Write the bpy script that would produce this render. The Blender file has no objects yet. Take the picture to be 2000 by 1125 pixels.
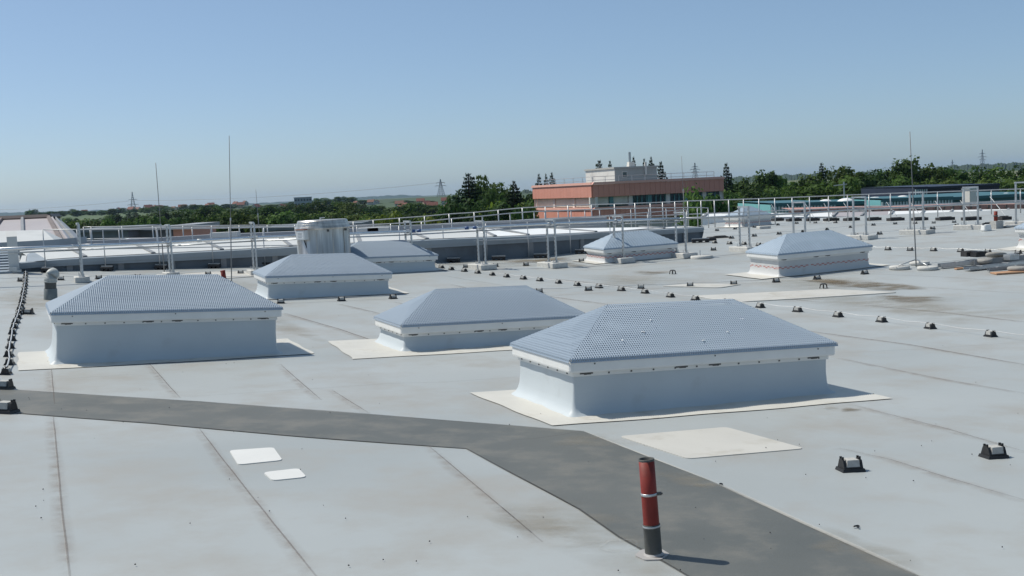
import bpy, math, random
from mathutils import Vector, Matrix
rnd = random.Random(11)
scene = bpy.context.scene
C = scene.collection
# ------------------------------------------------------------------ camera
CZ = 17.0                                   # camera height above the surrounding ground
F, PIT, ROL = 2200.0, .08622, .04654        # focal length in photo pixels, pitch, roll
FW = Vector((0, math.cos(PIT), -math.sin(PIT)))
U0 = Vector((0, math.sin(PIT), math.cos(PIT))); R0 = Vector((1, 0, 0))
RT = R0 * math.cos(ROL) - U0 * math.sin(ROL)
UP = U0 * math.cos(ROL) + R0 * math.sin(ROL)
cd = bpy.data.cameras.new('camera'); cam = bpy.data.objects.new('camera', cd); C.objects.link(cam)
cd.sensor_width = 36; cd.lens = 36 * F / 2000; cd.clip_start = .1; cd.clip_end = 40000
cam.matrix_world = Matrix(((RT.x, UP.x, -FW.x, 0), (RT.y, UP.y, -FW.y, 0), (RT.z, UP.z, -FW.z, CZ), (0, 0, 0, 1)))
scene.camera = cam
# ------------------------------------------------------------------ sky, sun, exposure
SUN_EL = math.radians(54); SUN_AZ = math.radians(156)     # azimuth counter-clockwise from +X, direction towards the sun
SD = Vector((math.cos(SUN_EL) * math.cos(SUN_AZ), math.cos(SUN_EL) * math.sin(SUN_AZ), math.sin(SUN_EL)))
world = bpy.data.worlds.new('World'); scene.world = world; world.use_nodes = True
wn = world.node_tree.nodes; wn.clear()
sky = wn.new('ShaderNodeTexSky'); sky.sky_type = 'NISHITA'; sky.sun_disc = False
sky.sun_elevation = SUN_EL; sky.sun_rotation = math.radians(90) - SUN_AZ
sky.altitude = 400; sky.air_density = .70; sky.dust_density = 1.2; sky.ozone_density = 4.4
bg = wn.new('ShaderNodeBackground'); bg.inputs[1].default_value = .126
wo = wn.new('ShaderNodeOutputWorld')
veil = wn.new('ShaderNodeMixRGB'); veil.inputs[0].default_value = .25; veil.inputs[2].default_value = (3.2, 4.7, 5.3, 1)   # even summer haze over the whole sky
world.node_tree.links.new(sky.outputs[0], veil.inputs[1]); world.node_tree.links.new(veil.outputs[0], bg.inputs[0]); world.node_tree.links.new(bg.outputs[0], wo.inputs[0])
sl = bpy.data.lights.new('sun', 'SUN'); sl.energy = 5.0; sl.angle = math.radians(.53); sl.color = (1, .945, .84)
so = bpy.data.objects.new('sun', sl); C.objects.link(so)
so.rotation_euler = SD.to_track_quat('Z', 'Y').to_euler(); so.location = (0, 0, 60)
vs = scene.view_settings; vs.view_transform = 'Standard'; vs.look = 'None'; vs.exposure = -.12; vs.gamma = 1
vs.use_curve_mapping = False
# ------------------------------------------------------------------ geometry of the roof and pixel helpers
def sm(a, b, t):
    t = min(1, max(0, (t - a) / (b - a))); return t * t * (3 - 2 * t)
def zr(X, Y):                                # roof surface with its drainage falls
    x = min(22, max(-15, X)) / 10; y = min(45, max(-5, Y)) / 10
    q = -1.7 - .444 * x - .496 * y + .24 * x * x + .072 * x * y + .149 * y * y
    w = sm(28, 42, Y)
    return CZ + (1 - w) * q + w * -1.95
def nr(X, Y):
    e = .02
    return Vector((-(zr(X + e, Y) - zr(X - e, Y)) / (2 * e), -(zr(X, Y + e) - zr(X, Y - e)) / (2 * e), 1)).normalized()
CAM = Vector((0, 0, CZ))
def ray(px, py): return FW * F + RT * (px - 1000) + UP * (562.5 - py)
def on(px, py, h=0):                         # point of the roof seen at a photo pixel
    d = ray(px, py); d = d / d.y; t = 3.0
    while t < 140:
        if CZ + d.z * t < zr(d.x * t, t) + h: break
        t += .1
    a, b = t - .1, t
    for _ in range(18):
        m = (a + b) / 2
        if CZ + d.z * m < zr(d.x * m, m) + h: b = m
        else: a = m
    return CAM + d * b
def at(px, py, Y):                           # point seen at a photo pixel, Y metres away
    d = ray(px, py); return CAM + d * (Y / d.y)
def zpix(x, y, py):                          # height at which a plumb line over x, y crosses image row py
    lo, hi = CZ - 60, CZ + 80
    for _ in range(50):
        m = (lo + hi) / 2; v = Vector((x, y, m)) - CAM
        r = 562.5 - F * v.dot(UP) / v.dot(FW)
        if r > py: lo = m
        else: hi = m
    return lo
def ppm(P): return F / (P - CAM).dot(FW)
def lerp_tab(tab, x):
    if x <= tab[0][0]: return tab[0][1]
    for (a, b), (c, d) in zip(tab, tab[1:]):
        if x <= c: return b + (d - b) * (x - a) / (c - a)
    return tab[-1][1]
# ------------------------------------------------------------------ materials
def mat(name, col, rough=.6, metal=0., var=.12, vscale=3., bump=0., bscale=40., col2=None, spec=.4, dirt=None, dscale=1., dlo=.55, dhi=.75, obrand=0., stretch=None, trans=0.):
    m = bpy.data.materials.new(name); m.use_nodes = True
    nt = m.node_tree; N, L = nt.nodes, nt.links
    b = N['Principled BSDF']; b.inputs['Roughness'].default_value = rough; b.inputs['Metallic'].default_value = metal
    b.inputs['Specular IOR Level'].default_value = spec
    tc = N.new('ShaderNodeTexCoord'); src = tc.outputs['Object']
    if stretch:
        mp = N.new('ShaderNodeMapping'); mp.inputs['Scale'].default_value = stretch; L.new(src, mp.inputs[0]); src = mp.outputs[0]
    n = N.new('ShaderNodeTexNoise'); n.inputs['Scale'].default_value = vscale; n.inputs['Detail'].default_value = 6; L.new(src, n.inputs[0])
    r = N.new('ShaderNodeValToRGB'); L.new(n.outputs[0], r.inputs[0])
    c2 = col2 or tuple(min(1, c * (1 + var)) for c in col)
    r.color_ramp.elements[0].position = .3; r.color_ramp.elements[1].position = .7
    r.color_ramp.elements[0].color = (*(c * (1 - var) for c in col), 1) if not col2 else (*col, 1)
    r.color_ramp.elements[1].color = (*c2, 1)
    out = r.outputs[0]
    if dirt:
        n2 = N.new('ShaderNodeTexNoise'); n2.inputs['Scale'].default_value = dscale; n2.inputs['Detail'].default_value = 8; n2.inputs['Roughness'].default_value = .65
        L.new(src, n2.inputs[0])
        r2 = N.new('ShaderNodeValToRGB'); r2.color_ramp.elements[0].position = dlo; r2.color_ramp.elements[1].position = dhi
        L.new(n2.outputs[0], r2.inputs[0])
        mx = N.new('ShaderNodeMixRGB'); L.new(r2.outputs[0], mx.inputs[0]); L.new(out, mx.inputs[1]); mx.inputs[2].default_value = (*dirt, 1); out = mx.outputs[0]
    if obrand:
        oi = N.new('ShaderNodeObjectInfo'); hs = N.new('ShaderNodeHueSaturation')
        mr = N.new('ShaderNodeMapRange'); mr.inputs[3].default_value = 1 - obrand; mr.inputs[4].default_value = 1 + obrand
        L.new(oi.outputs['Random'], mr.inputs[0]); L.new(mr.outputs[0], hs.inputs['Value'])
        mh = N.new('ShaderNodeMapRange'); mh.inputs[3].default_value = .5 - obrand * .08; mh.inputs[4].default_value = .5 + obrand * .06
        ml = N.new('ShaderNodeMath'); ml.operation = 'FRACT'; mm = N.new('ShaderNodeMath'); mm.operation = 'MULTIPLY'; mm.inputs[1].default_value = 7.31
        L.new(oi.outputs['Random'], mm.inputs[0]); L.new(mm.outputs[0], ml.inputs[0]); L.new(ml.outputs[0], mh.inputs[0]); L.new(mh.outputs[0], hs.inputs['Hue'])
        L.new(out, hs.inputs['Color']); out = hs.outputs[0]
    L.new(out, b.inputs['Base Color'])
    if bump:
        nb = N.new('ShaderNodeTexNoise'); nb.inputs['Scale'].default_value = bscale; nb.inputs['Detail'].default_value = 5; L.new(src, nb.inputs[0])
        bp = N.new('ShaderNodeBump'); bp.inputs['Strength'].default_value = bump; bp.inputs['Distance'].default_value = .01
        L.new(nb.outputs[0], bp.inputs['Height']); L.new(bp.outputs[0], b.inputs['Normal'])
    if trans:
        b.inputs['Transmission Weight'].default_value = trans
    return m
def stain(name, col, amount=.8, scale=8., cross=False, lo=.35, hi=.7, stretch=(1, 1, 1)):
    """thin grime film lying on the roof: shows the membrane through its gaps (UV fades its rim)"""
    m = bpy.data.materials.new(name); m.use_nodes = True
    N, L = m.node_tree.nodes, m.node_tree.links
    b = N['Principled BSDF']; b.inputs['Base Color'].default_value = (*col, 1); b.inputs['Roughness'].default_value = .85
    tc = N.new('ShaderNodeTexCoord'); mp = N.new('ShaderNodeMapping'); mp.inputs['Scale'].default_value = stretch
    L.new(tc.outputs['Object'], mp.inputs[0])
    n = N.new('ShaderNodeTexNoise'); n.inputs['Scale'].default_value = scale; n.inputs['Detail'].default_value = 8; n.inputs['Roughness'].default_value = .7
    L.new(mp.outputs[0], n.inputs[0])
    r = N.new('ShaderNodeMapRange'); r.inputs[1].default_value = lo; r.inputs[2].default_value = hi; L.new(n.outputs[0], r.inputs[0])
    uv = N.new('ShaderNodeSeparateXYZ'); L.new(tc.outputs['UV'], uv.inputs[0])
    g = N.new('ShaderNodeMath'); g.operation = 'MULTIPLY'
    if cross: L.new(uv.outputs[0], g.inputs[0])
    else: L.new(uv.outputs[0], g.inputs[0])
    L.new(r.outputs[0], g.inputs[1])
    g2 = N.new('ShaderNodeMath'); g2.operation = 'MULTIPLY'; g2.inputs[1].default_value = amount; g2.use_clamp = True; L.new(g.outputs[0], g2.inputs[0])
    L.new(g2.outputs[0], b.inputs['Alpha'])
    return m
M = {}
M['roof'] = mat('roof_membrane', (.305, .33, .335), .5, 0, 0, .32, .3, 1.2, col2=(.365, .39, .395), dirt=(.305, .30, .28), dscale=1.1, dlo=.45, dhi=.72)
M['walk'] = mat('walkway_membrane', (.09, .098, .095), .6, 0, 0, 1.1, .15, 60, col2=(.122, .128, .122), dirt=(.165, .16, .142), dscale=2.2, dlo=.48, dhi=.74)
M['curb'] = mat('curb_membrane', (.465, .515, .545), .5, 0, .04, 1.5, .08, 9, dirt=(.42, .455, .47), dscale=2.5, dlo=.6, dhi=.8)
M['curb_old'] = mat('curb_membrane_white', (.52, .53, .53), .45, 0, .05, 1.5, .08, 9, dirt=(.40, .40, .38), dscale=2.5, dlo=.62, dhi=.85)
M['flange'] = mat('flange_membrane', (.54, .53, .49), .5, 0, .06, 2, .15, 6, dirt=(.35, .31, .245), dscale=2.2, dlo=.56, dhi=.8)
M['patch'] = mat('patch_membrane', (.50, .49, .455), .5, 0, .05, 2, .1, 5, dirt=(.37, .345, .285), dscale=3, dlo=.52, dhi=.8)
M['patch_new'] = mat('patch_membrane_fresh', (.64, .64, .62), .45, 0, .04, 3, .1, 8)
M['white'] = mat('white_painted_metal', (.70, .71, .70), .35, 0, .04, 4, dirt=(.55, .54, .5), dscale=3, dlo=.62, dhi=.9)
M['screw'] = mat('dark_screw', (.10, .10, .10), .5, .5)
M['dome'] = mat('milky_dome', (.235, .30, .385), .3, 0, .03, 2)
M['galv'] = mat('galvanised_steel', (.47, .49, .50), .38, .75, .12, 14, bump=.05)
M['alu'] = mat('aluminium_rail', (.50, .51, .52), .4, .5, .06, 8)
M['bright'] = mat('bright_steel', (.72, .74, .76), .22, .95, .06, 6)
M['stainless'] = mat('stainless_sheet', (.50, .48, .445), .34, .8, .38, 3.0, stretch=(2.5, 2.5, .25), dirt=(.35, .31, .27), dscale=2.2, dlo=.6, dhi=.8)
M['conc'] = mat('concrete', (.40, .40, .385), .85, 0, .14, 22, .5, 60, dirt=(.28, .275, .26), dscale=9)
M['conc_d'] = mat('dirty_concrete', (.27, .265, .25), .85, 0, .15, 14, .5, 40, dirt=(.18, .175, .165), dscale=6)
M['conc_l'] = mat('pale_concrete', (.50, .50, .48), .85, 0, .12, 14, .5, 40, dirt=(.33, .33, .31), dscale=6)
M['black'] = mat('black_plastic', (.018, .019, .021), .5, 0, .2, 20)
M['rubber'] = mat('recycled_rubber', (.03, .03, .032), .75, 0, .25, 30, .3, 50)
M['red'] = mat('red_pipe', (.20, .021, .014), .6, 0, .12, 6, .15, 20, dirt=(.10, .022, .018), dscale=5, dlo=.5, dhi=.75)
M['greypipe'] = mat('grey_pipe', (.075, .078, .074), .6, 0, .15, 8, .2, 20, dirt=(.15, .148, .14), dscale=8, dlo=.55, dhi=.8)
M['pinkflash'] = mat('pink_flashing', (.345, .335, .33), .6, 0, .1, 5, .1, 12, dirt=(.30, .265, .25), dscale=7)
M['ventgrey'] = mat('vent_grey', (.16, .18, .18), .5, 0, .1, 5, dirt=(.28, .29, .28), dscale=5)
M['venthood'] = mat('vent_hood_grey', (.38, .40, .39), .5, 0, .06, 5)
M['paint_g'] = mat('pale_grey_cladding', (.27, .31, .345), .4, 0, .05, 1.5, dirt=(.22, .25, .27), dscale=1)
M['plinth'] = mat('dark_grey_plinth', (.13, .155, .18), .55, 0, .1, 1.2, dirt=(.09, .10, .11), dscale=1.1)
M['whitepanel'] = mat('white_roof_panel', (.55, .56, .55), .45, 0, .04, .8, dirt=(.45, .46, .45), dscale=.7)
M['whitebright'] = mat('fresh_white_panel', (.78, .79, .79), .4, 0, .02, .8)
M['strap'] = mat('grey_cover_strip', (.24, .25, .26), .5, 0, .1, 3)
M['pinkroof'] = mat('faded_pink_sheet', (.37, .345, .355), .5, 0, .06, .5, dirt=(.36, .32, .33), dscale=.35)
M['brownstrip'] = mat('brown_strip', (.17, .14, .13), .6, 0, .1, 1)
M['greypanel'] = mat('grey_sheet_panel', (.30, .315, .34), .5, 0, .07, .7)
M['bluepaint'] = mat('blue_tape', (.05, .10, .24), .5)
M['rod'] = mat('dull_rod', (.20, .21, .22), .6, .2, .1, 9)
M['cable'] = mat('bare_wire', (.55, .56, .56), .4, .5)
M['wood'] = mat('timber_offcut', (.42, .25, .15), .8, 0, .2, 8, .3, 30, stretch=(1, 8, 8))
M['label'] = mat('white_label', (.75, .76, .76), .5, 0, .03)
M['rust'] = mat('rusty_red_plate', (.25, .12, .085), .7, 0, .2, 8)
M['seam'] = stain('seam_line', (.16, .13, .11), .4, 14, lo=.1, hi=.4)
M['seamdirt'] = stain('seam_dirt', (.27, .215, .18), .36, 7, lo=.36, hi=.68, stretch=(1, 1, 1))
M['edgeline'] = stain('edge_line', (.05, .05, .048), .75, 9, lo=.0, hi=.35)
M['edgepale'] = stain('edge_pale', (.42, .41, .38), .7, 6, lo=.1, hi=.5)
M['ring'] = stain('water_mark', (.46, .46, .44), .2, 3, lo=.38, hi=.66)
M['dirt'] = stain('brown_silt', (.15, .115, .07), 1.1, 2.6, lo=.40, hi=.64, stretch=(.5, 1.6, 1))
M['dirt_l'] = stain('pale_silt', (.29, .265, .215), .42, 1.6, lo=.36, hi=.66, stretch=(.6, 1.5, 1))
# perforated, corrugated guard sheet: rows of slots are real openings
def perforated(name, col, metal):
    m = bpy.data.materials.new(name); m.use_nodes = True
    N, L = m.node_tree.nodes, m.node_tree.links
    b = N['Principled BSDF']; b.inputs['Base Color'].default_value = (*col, 1); b.inputs['Roughness'].default_value = .6; b.inputs['Specular IOR Level'].default_value = .12; b.inputs['Metallic'].default_value = metal
    uv = N.new('ShaderNodeTexCoord'); sp = N.new('ShaderNodeSeparateXYZ'); L.new(uv.outputs['UV'], sp.inputs[0])
    def tri(sock, k, off=0.):
        a = N.new('ShaderNodeMath'); a.operation = 'MULTIPLY_ADD'; a.inputs[1].default_value = k; a.inputs[2].default_value = off; L.new(sock, a.inputs[0])
        f = N.new('ShaderNodeMath'); f.operation = 'FRACT'; L.new(a.outputs[0], f.inputs[0])
        s = N.new('ShaderNodeMath'); s.operation = 'SUBTRACT'; s.inputs[1].default_value = .5; L.new(f.outputs[0], s.inputs[0])
        q = N.new('ShaderNodeMath'); q.operation = 'ABSOLUTE'; L.new(s.outputs[0], q.inputs[0]); return q.outputs[0]
    tu = tri(sp.outputs[0], 1 / .024); tv = tri(sp.outputs[1], 1 / .032)
    def lt(s, v):
        a = N.new('ShaderNodeMath'); a.operation = 'LESS_THAN'; a.inputs[1].default_value = v; L.new(s, a.inputs[0]); return a.outputs[0]
    h = N.new('ShaderNodeMath'); h.operation = 'MULTIPLY'; L.new(lt(tu, .22), h.inputs[0]); L.new(lt(tv, .27), h.inputs[1])
    inv = N.new('ShaderNodeMath'); inv.operation = 'SUBTRACT'; inv.inputs[0].default_value = 1; L.new(h.outputs[0], inv.inputs[1])
    L.new(inv.outputs[0], b.inputs['Alpha'])
    return m
M['guard'] = perforated('perforated_guard', (.315, .385, .465), .0)
M['guard_far'] = mat('guard_sheet', (.30, .37, .445), .4, .0, .05, 3)
# ------------------------------------------------------------------ mesh helpers
class MB:
    def __init__(s): s.v = []; s.f = []; s.uv = {}
    def add(s, vs, fs):
        o = len(s.v); s.v += [Vector(v) for v in vs]; s.f += [tuple(i + o for i in f) for f in fs]; return o
    def box(s, c, d, ax=None, taper=1.0):
        ax = ax or (Vector((1, 0, 0)), Vector((0, 1, 0)), Vector((0, 0, 1)))
        c = Vector(c); vs = []
        for z in (-.5, .5):
            t = taper if z > 0 else 1
            for x, y in ((-.5, -.5), (.5, -.5), (.5, .5), (-.5, .5)):
                vs.append(c + ax[0] * (x * d[0] * t) + ax[1] * (y * d[1] * t) + ax[2] * (z * d[2]))
        s.add(vs, [(3, 2, 1, 0), (4, 5, 6, 7), (0, 1, 5, 4), (1, 2, 6, 5), (2, 3, 7, 6), (3, 0, 4, 7)]); return s
    def tube(s, pts, r, n=8, caps=True, r2=None):
        pts = [Vector(p) for p in pts]; k = len(pts); rings = []
        for i, p in enumerate(pts):
            d = (pts[min(i + 1, k - 1)] - pts[max(i - 1, 0)]).normalized()
            a = Vector((0, 0, 1)) if abs(d.z) < .9 else Vector((1, 0, 0))
            x = d.cross(a).normalized(); y = x.cross(d)
            rr = r if r2 is None else r + (r2 - r) * i / (k - 1)
            rings.append([p + x * (rr * math.cos(2 * math.pi * j / n)) + y * (rr * math.sin(2 * math.pi * j / n)) for j in range(n)])
        o = len(s.v)
        for g in rings: s.v += g
        for i in range(k - 1):
            for j in range(n):
                s.f.append((o + i * n + j, o + (i + 1) * n + j, o + (i + 1) * n + (j + 1) % n, o + i * n + (j + 1) % n))
        if caps: s.f.append(tuple(o + j for j in range(n))); s.f.append(tuple(o + (k - 1) * n + j for j in reversed(range(n))))
        return s
    def lathe(s, prof, n=32, c=(0, 0, 0)):
        c = Vector(c); o = len(s.v)
        for r, z in prof:
            for j in range(n):
                a = 2 * math.pi * j / n; s.v.append(c + Vector((r * math.cos(a), r * math.sin(a), z)))
        for i in range(len(prof) - 1):
            for j in range(n):
                s.f.append((o + i * n + j, o + i * n + (j + 1) % n, o + (i + 1) * n + (j + 1) % n, o + (i + 1) * n + j))
        return s
    def rings(s, rs, close=True, cap0=False, cap1=False):
        o = len(s.v); n = len(rs[0])
        for g in rs: s.v += [Vector(p) for p in g]
        for i in range(len(rs) - 1):
            for j in range(n if close else n - 1):
                s.f.append((o + i * n + j, o + i * n + (j + 1) % n, o + (i + 1) * n + (j + 1) % n, o + (i + 1) * n + j))
        if cap0: s.f.append(tuple(o + j for j in reversed(range(n))))
        if cap1: s.f.append(tuple(o + (len(rs) - 1) * n + j for j in range(n)))
        return s
    def build(s, name, m, parent=None, smooth=False, uvs=None, world=False):
        me = bpy.data.meshes.new(name)
        off = Vector((0, 0, 0))
        if world and parent is not None: inv = parent.matrix_world.inverted(); vs = [inv @ v for v in s.v]
        else: vs = s.v
        me.from_pydata(vs, [], s.f); me.materials.append(M[m] if isinstance(m, str) else m)
        if uvs:
            ul = me.uv_layers.new(name='UVMap')
            for lp in me.loops: ul.data[lp.index].uv = uvs[lp.vertex_index]
        if smooth:
            for p in me.polygons: p.use_smooth = True
        me.update()
        o = bpy.data.objects.new(name, me); C.objects.link(o)
        if parent is not None: o.parent = parent
        return o
def tag(o, label, cat, group=None):
    o['label'] = label; o['category'] = cat
    if group: o['group'] = group
    return o
def thing(name, label, cat, loc, ax=None, group=None):
    o = bpy.data.objects.new(name, None); C.objects.link(o); o.empty_display_size = .2
    if ax:
        m = Matrix(((ax[0].x, ax[1].x, ax[2].x, loc[0]), (ax[0].y, ax[1].y, ax[2].y, loc[1]), (ax[0].z, ax[1].z, ax[2].z, loc[2]), (0, 0, 0, 1)))
    else: m = Matrix.Translation(Vector(loc))
    o.matrix_world = m
    return tag(o, label, cat, group)
def copy_thing(src, loc, ax=None, label=None, scale=None, group=None):
    r = src.copy(); C.objects.link(r)
    if ax is not None:
        m = Matrix(((ax[0].x, ax[1].x, ax[2].x, loc[0]), (ax[0].y, ax[1].y, ax[2].y, loc[1]), (ax[0].z, ax[1].z, ax[2].z, loc[2]), (0, 0, 0, 1)))
        if scale: m = m @ Matrix.Diagonal((*scale, 1)) if not isinstance(scale, (int, float)) else m @ Matrix.Diagonal((scale, scale, scale, 1))
        r.matrix_world = m
    else: r.location = loc
    if label: r['label'] = label
    if group: r['group'] = group
    for ch in src.children:
        c = ch.copy(); C.objects.link(c); c.parent = r
        for g in ch.children:
            d = g.copy(); C.objects.link(d); d.parent = c
    return r
def struct(o): o['kind'] = 'structure'; return o
def stuff(o): o['kind'] = 'stuff'; return o
def frame_at(P, ang):                        # local axes lying on the roof, x turned by ang from +X
    n = nr(P.x, P.y); e = Vector((math.cos(ang), math.sin(ang), 0)); e = (e - n * e.dot(n)).normalized(); return (e, n.cross(e), n)
def zaxes(ang):
    return (Vector((math.cos(ang), math.sin(ang), 0)), Vector((-math.sin(ang), math.cos(ang), 0)), Vector((0, 0, 1)))
ONES = 'first second third fourth fifth sixth seventh eighth ninth'.split()
ORD = ONES + 'tenth eleventh twelfth thirteenth fourteenth fifteenth sixteenth seventeenth eighteenth nineteenth'.split()
for tens, th in (('twenty', 'twentieth'), ('thirty', 'thirtieth'), ('forty', 'fortieth'), ('fifty', 'fiftieth'), ('sixty', 'sixtieth'), ('seventy', 'seventieth'), ('eighty', 'eightieth'), ('ninety', 'ninetieth')):
    ORD += [th] + [tens + '-' + w for w in ONES]
# ------------------------------------------------------------------ terrain, hills
GT = [(0, 0), (150, 0), (300, 2), (600, 6.5), (900, 9), (1500, 13.5), (2200, 10), (4000, 5), (9000, 8)]
def gz(x, y): return lerp_tab(GT, math.hypot(x, y))
def ground(px, py):
    d = ray(px, py); d = d / d.y; t = 60
    while t < 8800:
        p = CAM + d * t
        if p.z < gz(p.x, p.y): break
        t *= 1.01
    p = CAM + d * t; return Vector((p.x, p.y, gz(p.x, p.y)))
def field_mat():
    m = bpy.data.materials.new('fields'); m.use_nodes = True; N, L = m.node_tree.nodes, m.node_tree.links; b = N['Principled BSDF']; b.inputs['Roughness'].default_value = .9
    tc = N.new('ShaderNodeTexCoord'); mp = N.new('ShaderNodeMapping'); mp.inputs['Scale'].default_value = (.0042, .0021, 0); mp.inputs['Rotation'].default_value = (0, 0, .4); L.new(tc.outputs['Object'], mp.inputs[0])
    v = N.new('ShaderNodeTexVoronoi'); v.inputs['Scale'].default_value = 1; L.new(mp.outputs[0], v.inputs[0]); sp = N.new('ShaderNodeSeparateXYZ'); L.new(v.outputs['Color'], sp.inputs[0])
    r = N.new('ShaderNodeValToRGB'); r.color_ramp.interpolation = 'CONSTANT'; L.new(sp.outputs[0], r.inputs[0]); e = r.color_ramp.elements
    e[0].color = (.04, .075, .028, 1); e[1].position = .3; e[1].color = (.075, .125, .042, 1)
    for p_, c_ in ((.5, (.05, .09, .03, 1)), (.68, (.13, .15, .065, 1)), (.82, (.045, .085, .03, 1)), (.93, (.21, .19, .11, 1))): q = e.new(p_); q.color = c_
    n = N.new('ShaderNodeTexNoise'); n.inputs['Scale'].default_value = .05; n.inputs['Detail'].default_value = 6; L.new(tc.outputs['Object'], n.inputs[0])
    mx = N.new('ShaderNodeMixRGB'); mx.blend_type = 'MULTIPLY'; mx.inputs[0].default_value = .5; L.new(r.outputs[0], mx.inputs[1]); L.new(n.outputs[0], mx.inputs[2]); L.new(mx.outputs[0], b.inputs['Base Color']); return m
M['field'] = field_mat()
M['forest'] = mat('far_forest', (.018, .036, .026), .9, 0, 0, .02, col2=(.03, .055, .032), bump=1., bscale=.08)
M['wood_far'] = mat('wooded_hill', (.014, .03, .016), .9, 0, 0, .05, col2=(.03, .055, .024), bump=1., bscale=.15)
mb = MB(); na = 96; rr = [0, 60, 150, 250, 400, 600, 900, 1200, 1500, 2000, 2500, 3500, 5000, 7000, 8900]
mb.v.append(Vector((0, 0, 0)))
for q in rr[1:]:
    for j in range(na):
        a = 2 * math.pi * j / na; mb.v.append(Vector((q * math.cos(a), q * math.sin(a), lerp_tab(GT, q))))
for j in range(na): mb.f.append((0, 1 + j, 1 + (j + 1) % na))
for k in range(len(rr) - 2):
    for j in range(na): a, b = 1 + k * na + j, 1 + k * na + (j + 1) % na; mb.f.append((a, a + na, b + na, b))
struct(mb.build('ground', 'field', None, True))
def ridge(name, px, D, m, step, jag):
    rows = []; x = px[0][0]
    while x <= px[-1][0]:
        y = lerp_tab(px, x); c = at(x, y, D + 60 * math.sin(x * .02)); z = c.z + rnd.uniform(-jag, jag) + jag * math.sin(x * .21)
        g = gz(c.x, c.y) - 4
        rows.append([Vector((c.x * .8, c.y * .8, gz(c.x * .8, c.y * .8) - 3)), Vector((c.x * .9, c.y * .9, g + (z - g) * .45 + rnd.uniform(-jag, jag))), Vector((c.x * .96, c.y * .96, g + (z - g) * .85 + rnd.uniform(-jag, jag))), Vector((c.x, c.y, z)), Vector((c.x * 1.1, c.y * 1.1, g - 3))]); x += step
    return struct(strips_(rows).build(name, m, None, False))
def strips_(rows):
    mb = MB(); mb.rings(rows, close=False); return mb
ridge('hills', [(-150, 418), (0, 415.5), (200, 410), (400, 405), (480, 398), (600, 391.5), (700, 385), (780, 380.5), (860, 384), (940, 381), (1100, 370), (1250, 360), (1400, 350), (1500, 348)], 6800, 'forest', 6, 1.5)
ridge('wooded_ridge', [(1330, 352), (1430, 346), (1500, 343), (1600, 338), (1700, 335), (1800, 331), (1860, 323.5), (1920, 320.5), (2000, 317), (2120, 314)], 2600, 'wood_far', 2, 1.6)
ridge('wooded_knoll', [(985, 384), (1010, 375), (1030, 371.5), (1050, 372), (1090, 376)], 1500, 'wood_far', 1.5, 1.2)
# ------------------------------------------------------------------ trees
def leafmat(name, c, c2):
    m = mat(name, c, .7, 0, 0, .35, col2=c2, obrand=.3, spec=.15); N, L = m.node_tree.nodes, m.node_tree.links; b = N['Principled BSDF']; src = b.inputs['Base Color'].links[0].from_socket
    tr = N.new('ShaderNodeBsdfTranslucent'); L.new(src, tr.inputs[0]); mx = N.new('ShaderNodeMixShader'); mx.inputs[0].default_value = .38; L.new(b.outputs[0], mx.inputs[1]); L.new(tr.outputs[0], mx.inputs[2]); L.new(mx.outputs[0], N['Material Output'].inputs[0]); return m
M['leaf_dark'] = leafmat('leaf_dark', (.022, .050, .014), (.055, .105, .026))
M['leaf_mid'] = leafmat('leaf_mid', (.045, .088, .020), (.095, .155, .035))
M['leaf_lime'] = leafmat('leaf_lime', (.11, .17, .022), (.19, .26, .04))
M['needle'] = leafmat('needle', (.014, .032, .018), (.034, .062, .032))
M['bark'] = mat('bark', (.07, .055, .04), .9, 0, .25, 2, .5, 5)
def quad(mb, c, u, v): mb.add([c - u - v * .5, c + u * .2 - v, c + u + v * .4, c - u * .1 + v], [(0, 1, 2, 3)])
def broadleaf(seed, m, H=16., R=4.6, clumps=36, per=120, sz=.37, airy=0.):
    r = random.Random(seed); t = thing('broadleaf_tree', 'x', 'tree', (0, 0, 0), zaxes(0))
    mb = MB(); mb.tube([(0, 0, -.5), (.1, 0, H * .2), (.05, .1, H * .45), (0, 0, H * .75)], .32, 7, True, .06)
    for k in range(6):
        a = k * 1.05 + r.random(); z = H * (.25 + .07 * k); mb.tube([(0, 0, z), (math.cos(a) * R * .35, math.sin(a) * R * .35, z + H * .1), (math.cos(a) * R * .7, math.sin(a) * R * .7, z + H * .2)], .12, 5, False, .03)
    mb.build('trunk', 'bark', t)
    mb = MB(); cs = []
    for k in range(clumps):
        f = (k + .5) / clumps; zz = .16 + .84 * f; a = k * 2.4 + r.uniform(-.4, .4)
        prof = math.sin(math.pi * min(1, (zz - .08) / 1.0)) ** .6 * (1.05 - .35 * max(0, zz - .55))
        q = R * prof * math.sqrt(r.uniform(.12, .85))
        cs.append((Vector((q * math.cos(a), q * math.sin(a), H * zz * .97 - .2)), R * r.uniform(.24, .42)))
    for c, s in cs:
        for _ in range(per):
            d = Vector((r.gauss(0, 1), r.gauss(0, 1), r.gauss(0, .8))).normalized(); rad = s * r.uniform(.55, 1.05 + airy)
            p = c + Vector((d.x * rad, d.y * rad, d.z * rad * .85)); nrm = (d + Vector((r.uniform(-.7, .7), r.uniform(-.7, .7), r.uniform(-.2, .9)))).normalized()
            u = nrm.orthogonal().normalized(); v = nrm.cross(u); ang = r.uniform(0, 6.3); u, v = u * math.cos(ang) + v * math.sin(ang), v * math.cos(ang) - u * math.sin(ang); k = sz * r.uniform(.55, 1.2); quad(mb, p, u * k, v * k * .75)
    mb.build('crown', m, t); t['H'] = H; t['R'] = R; return t
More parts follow.
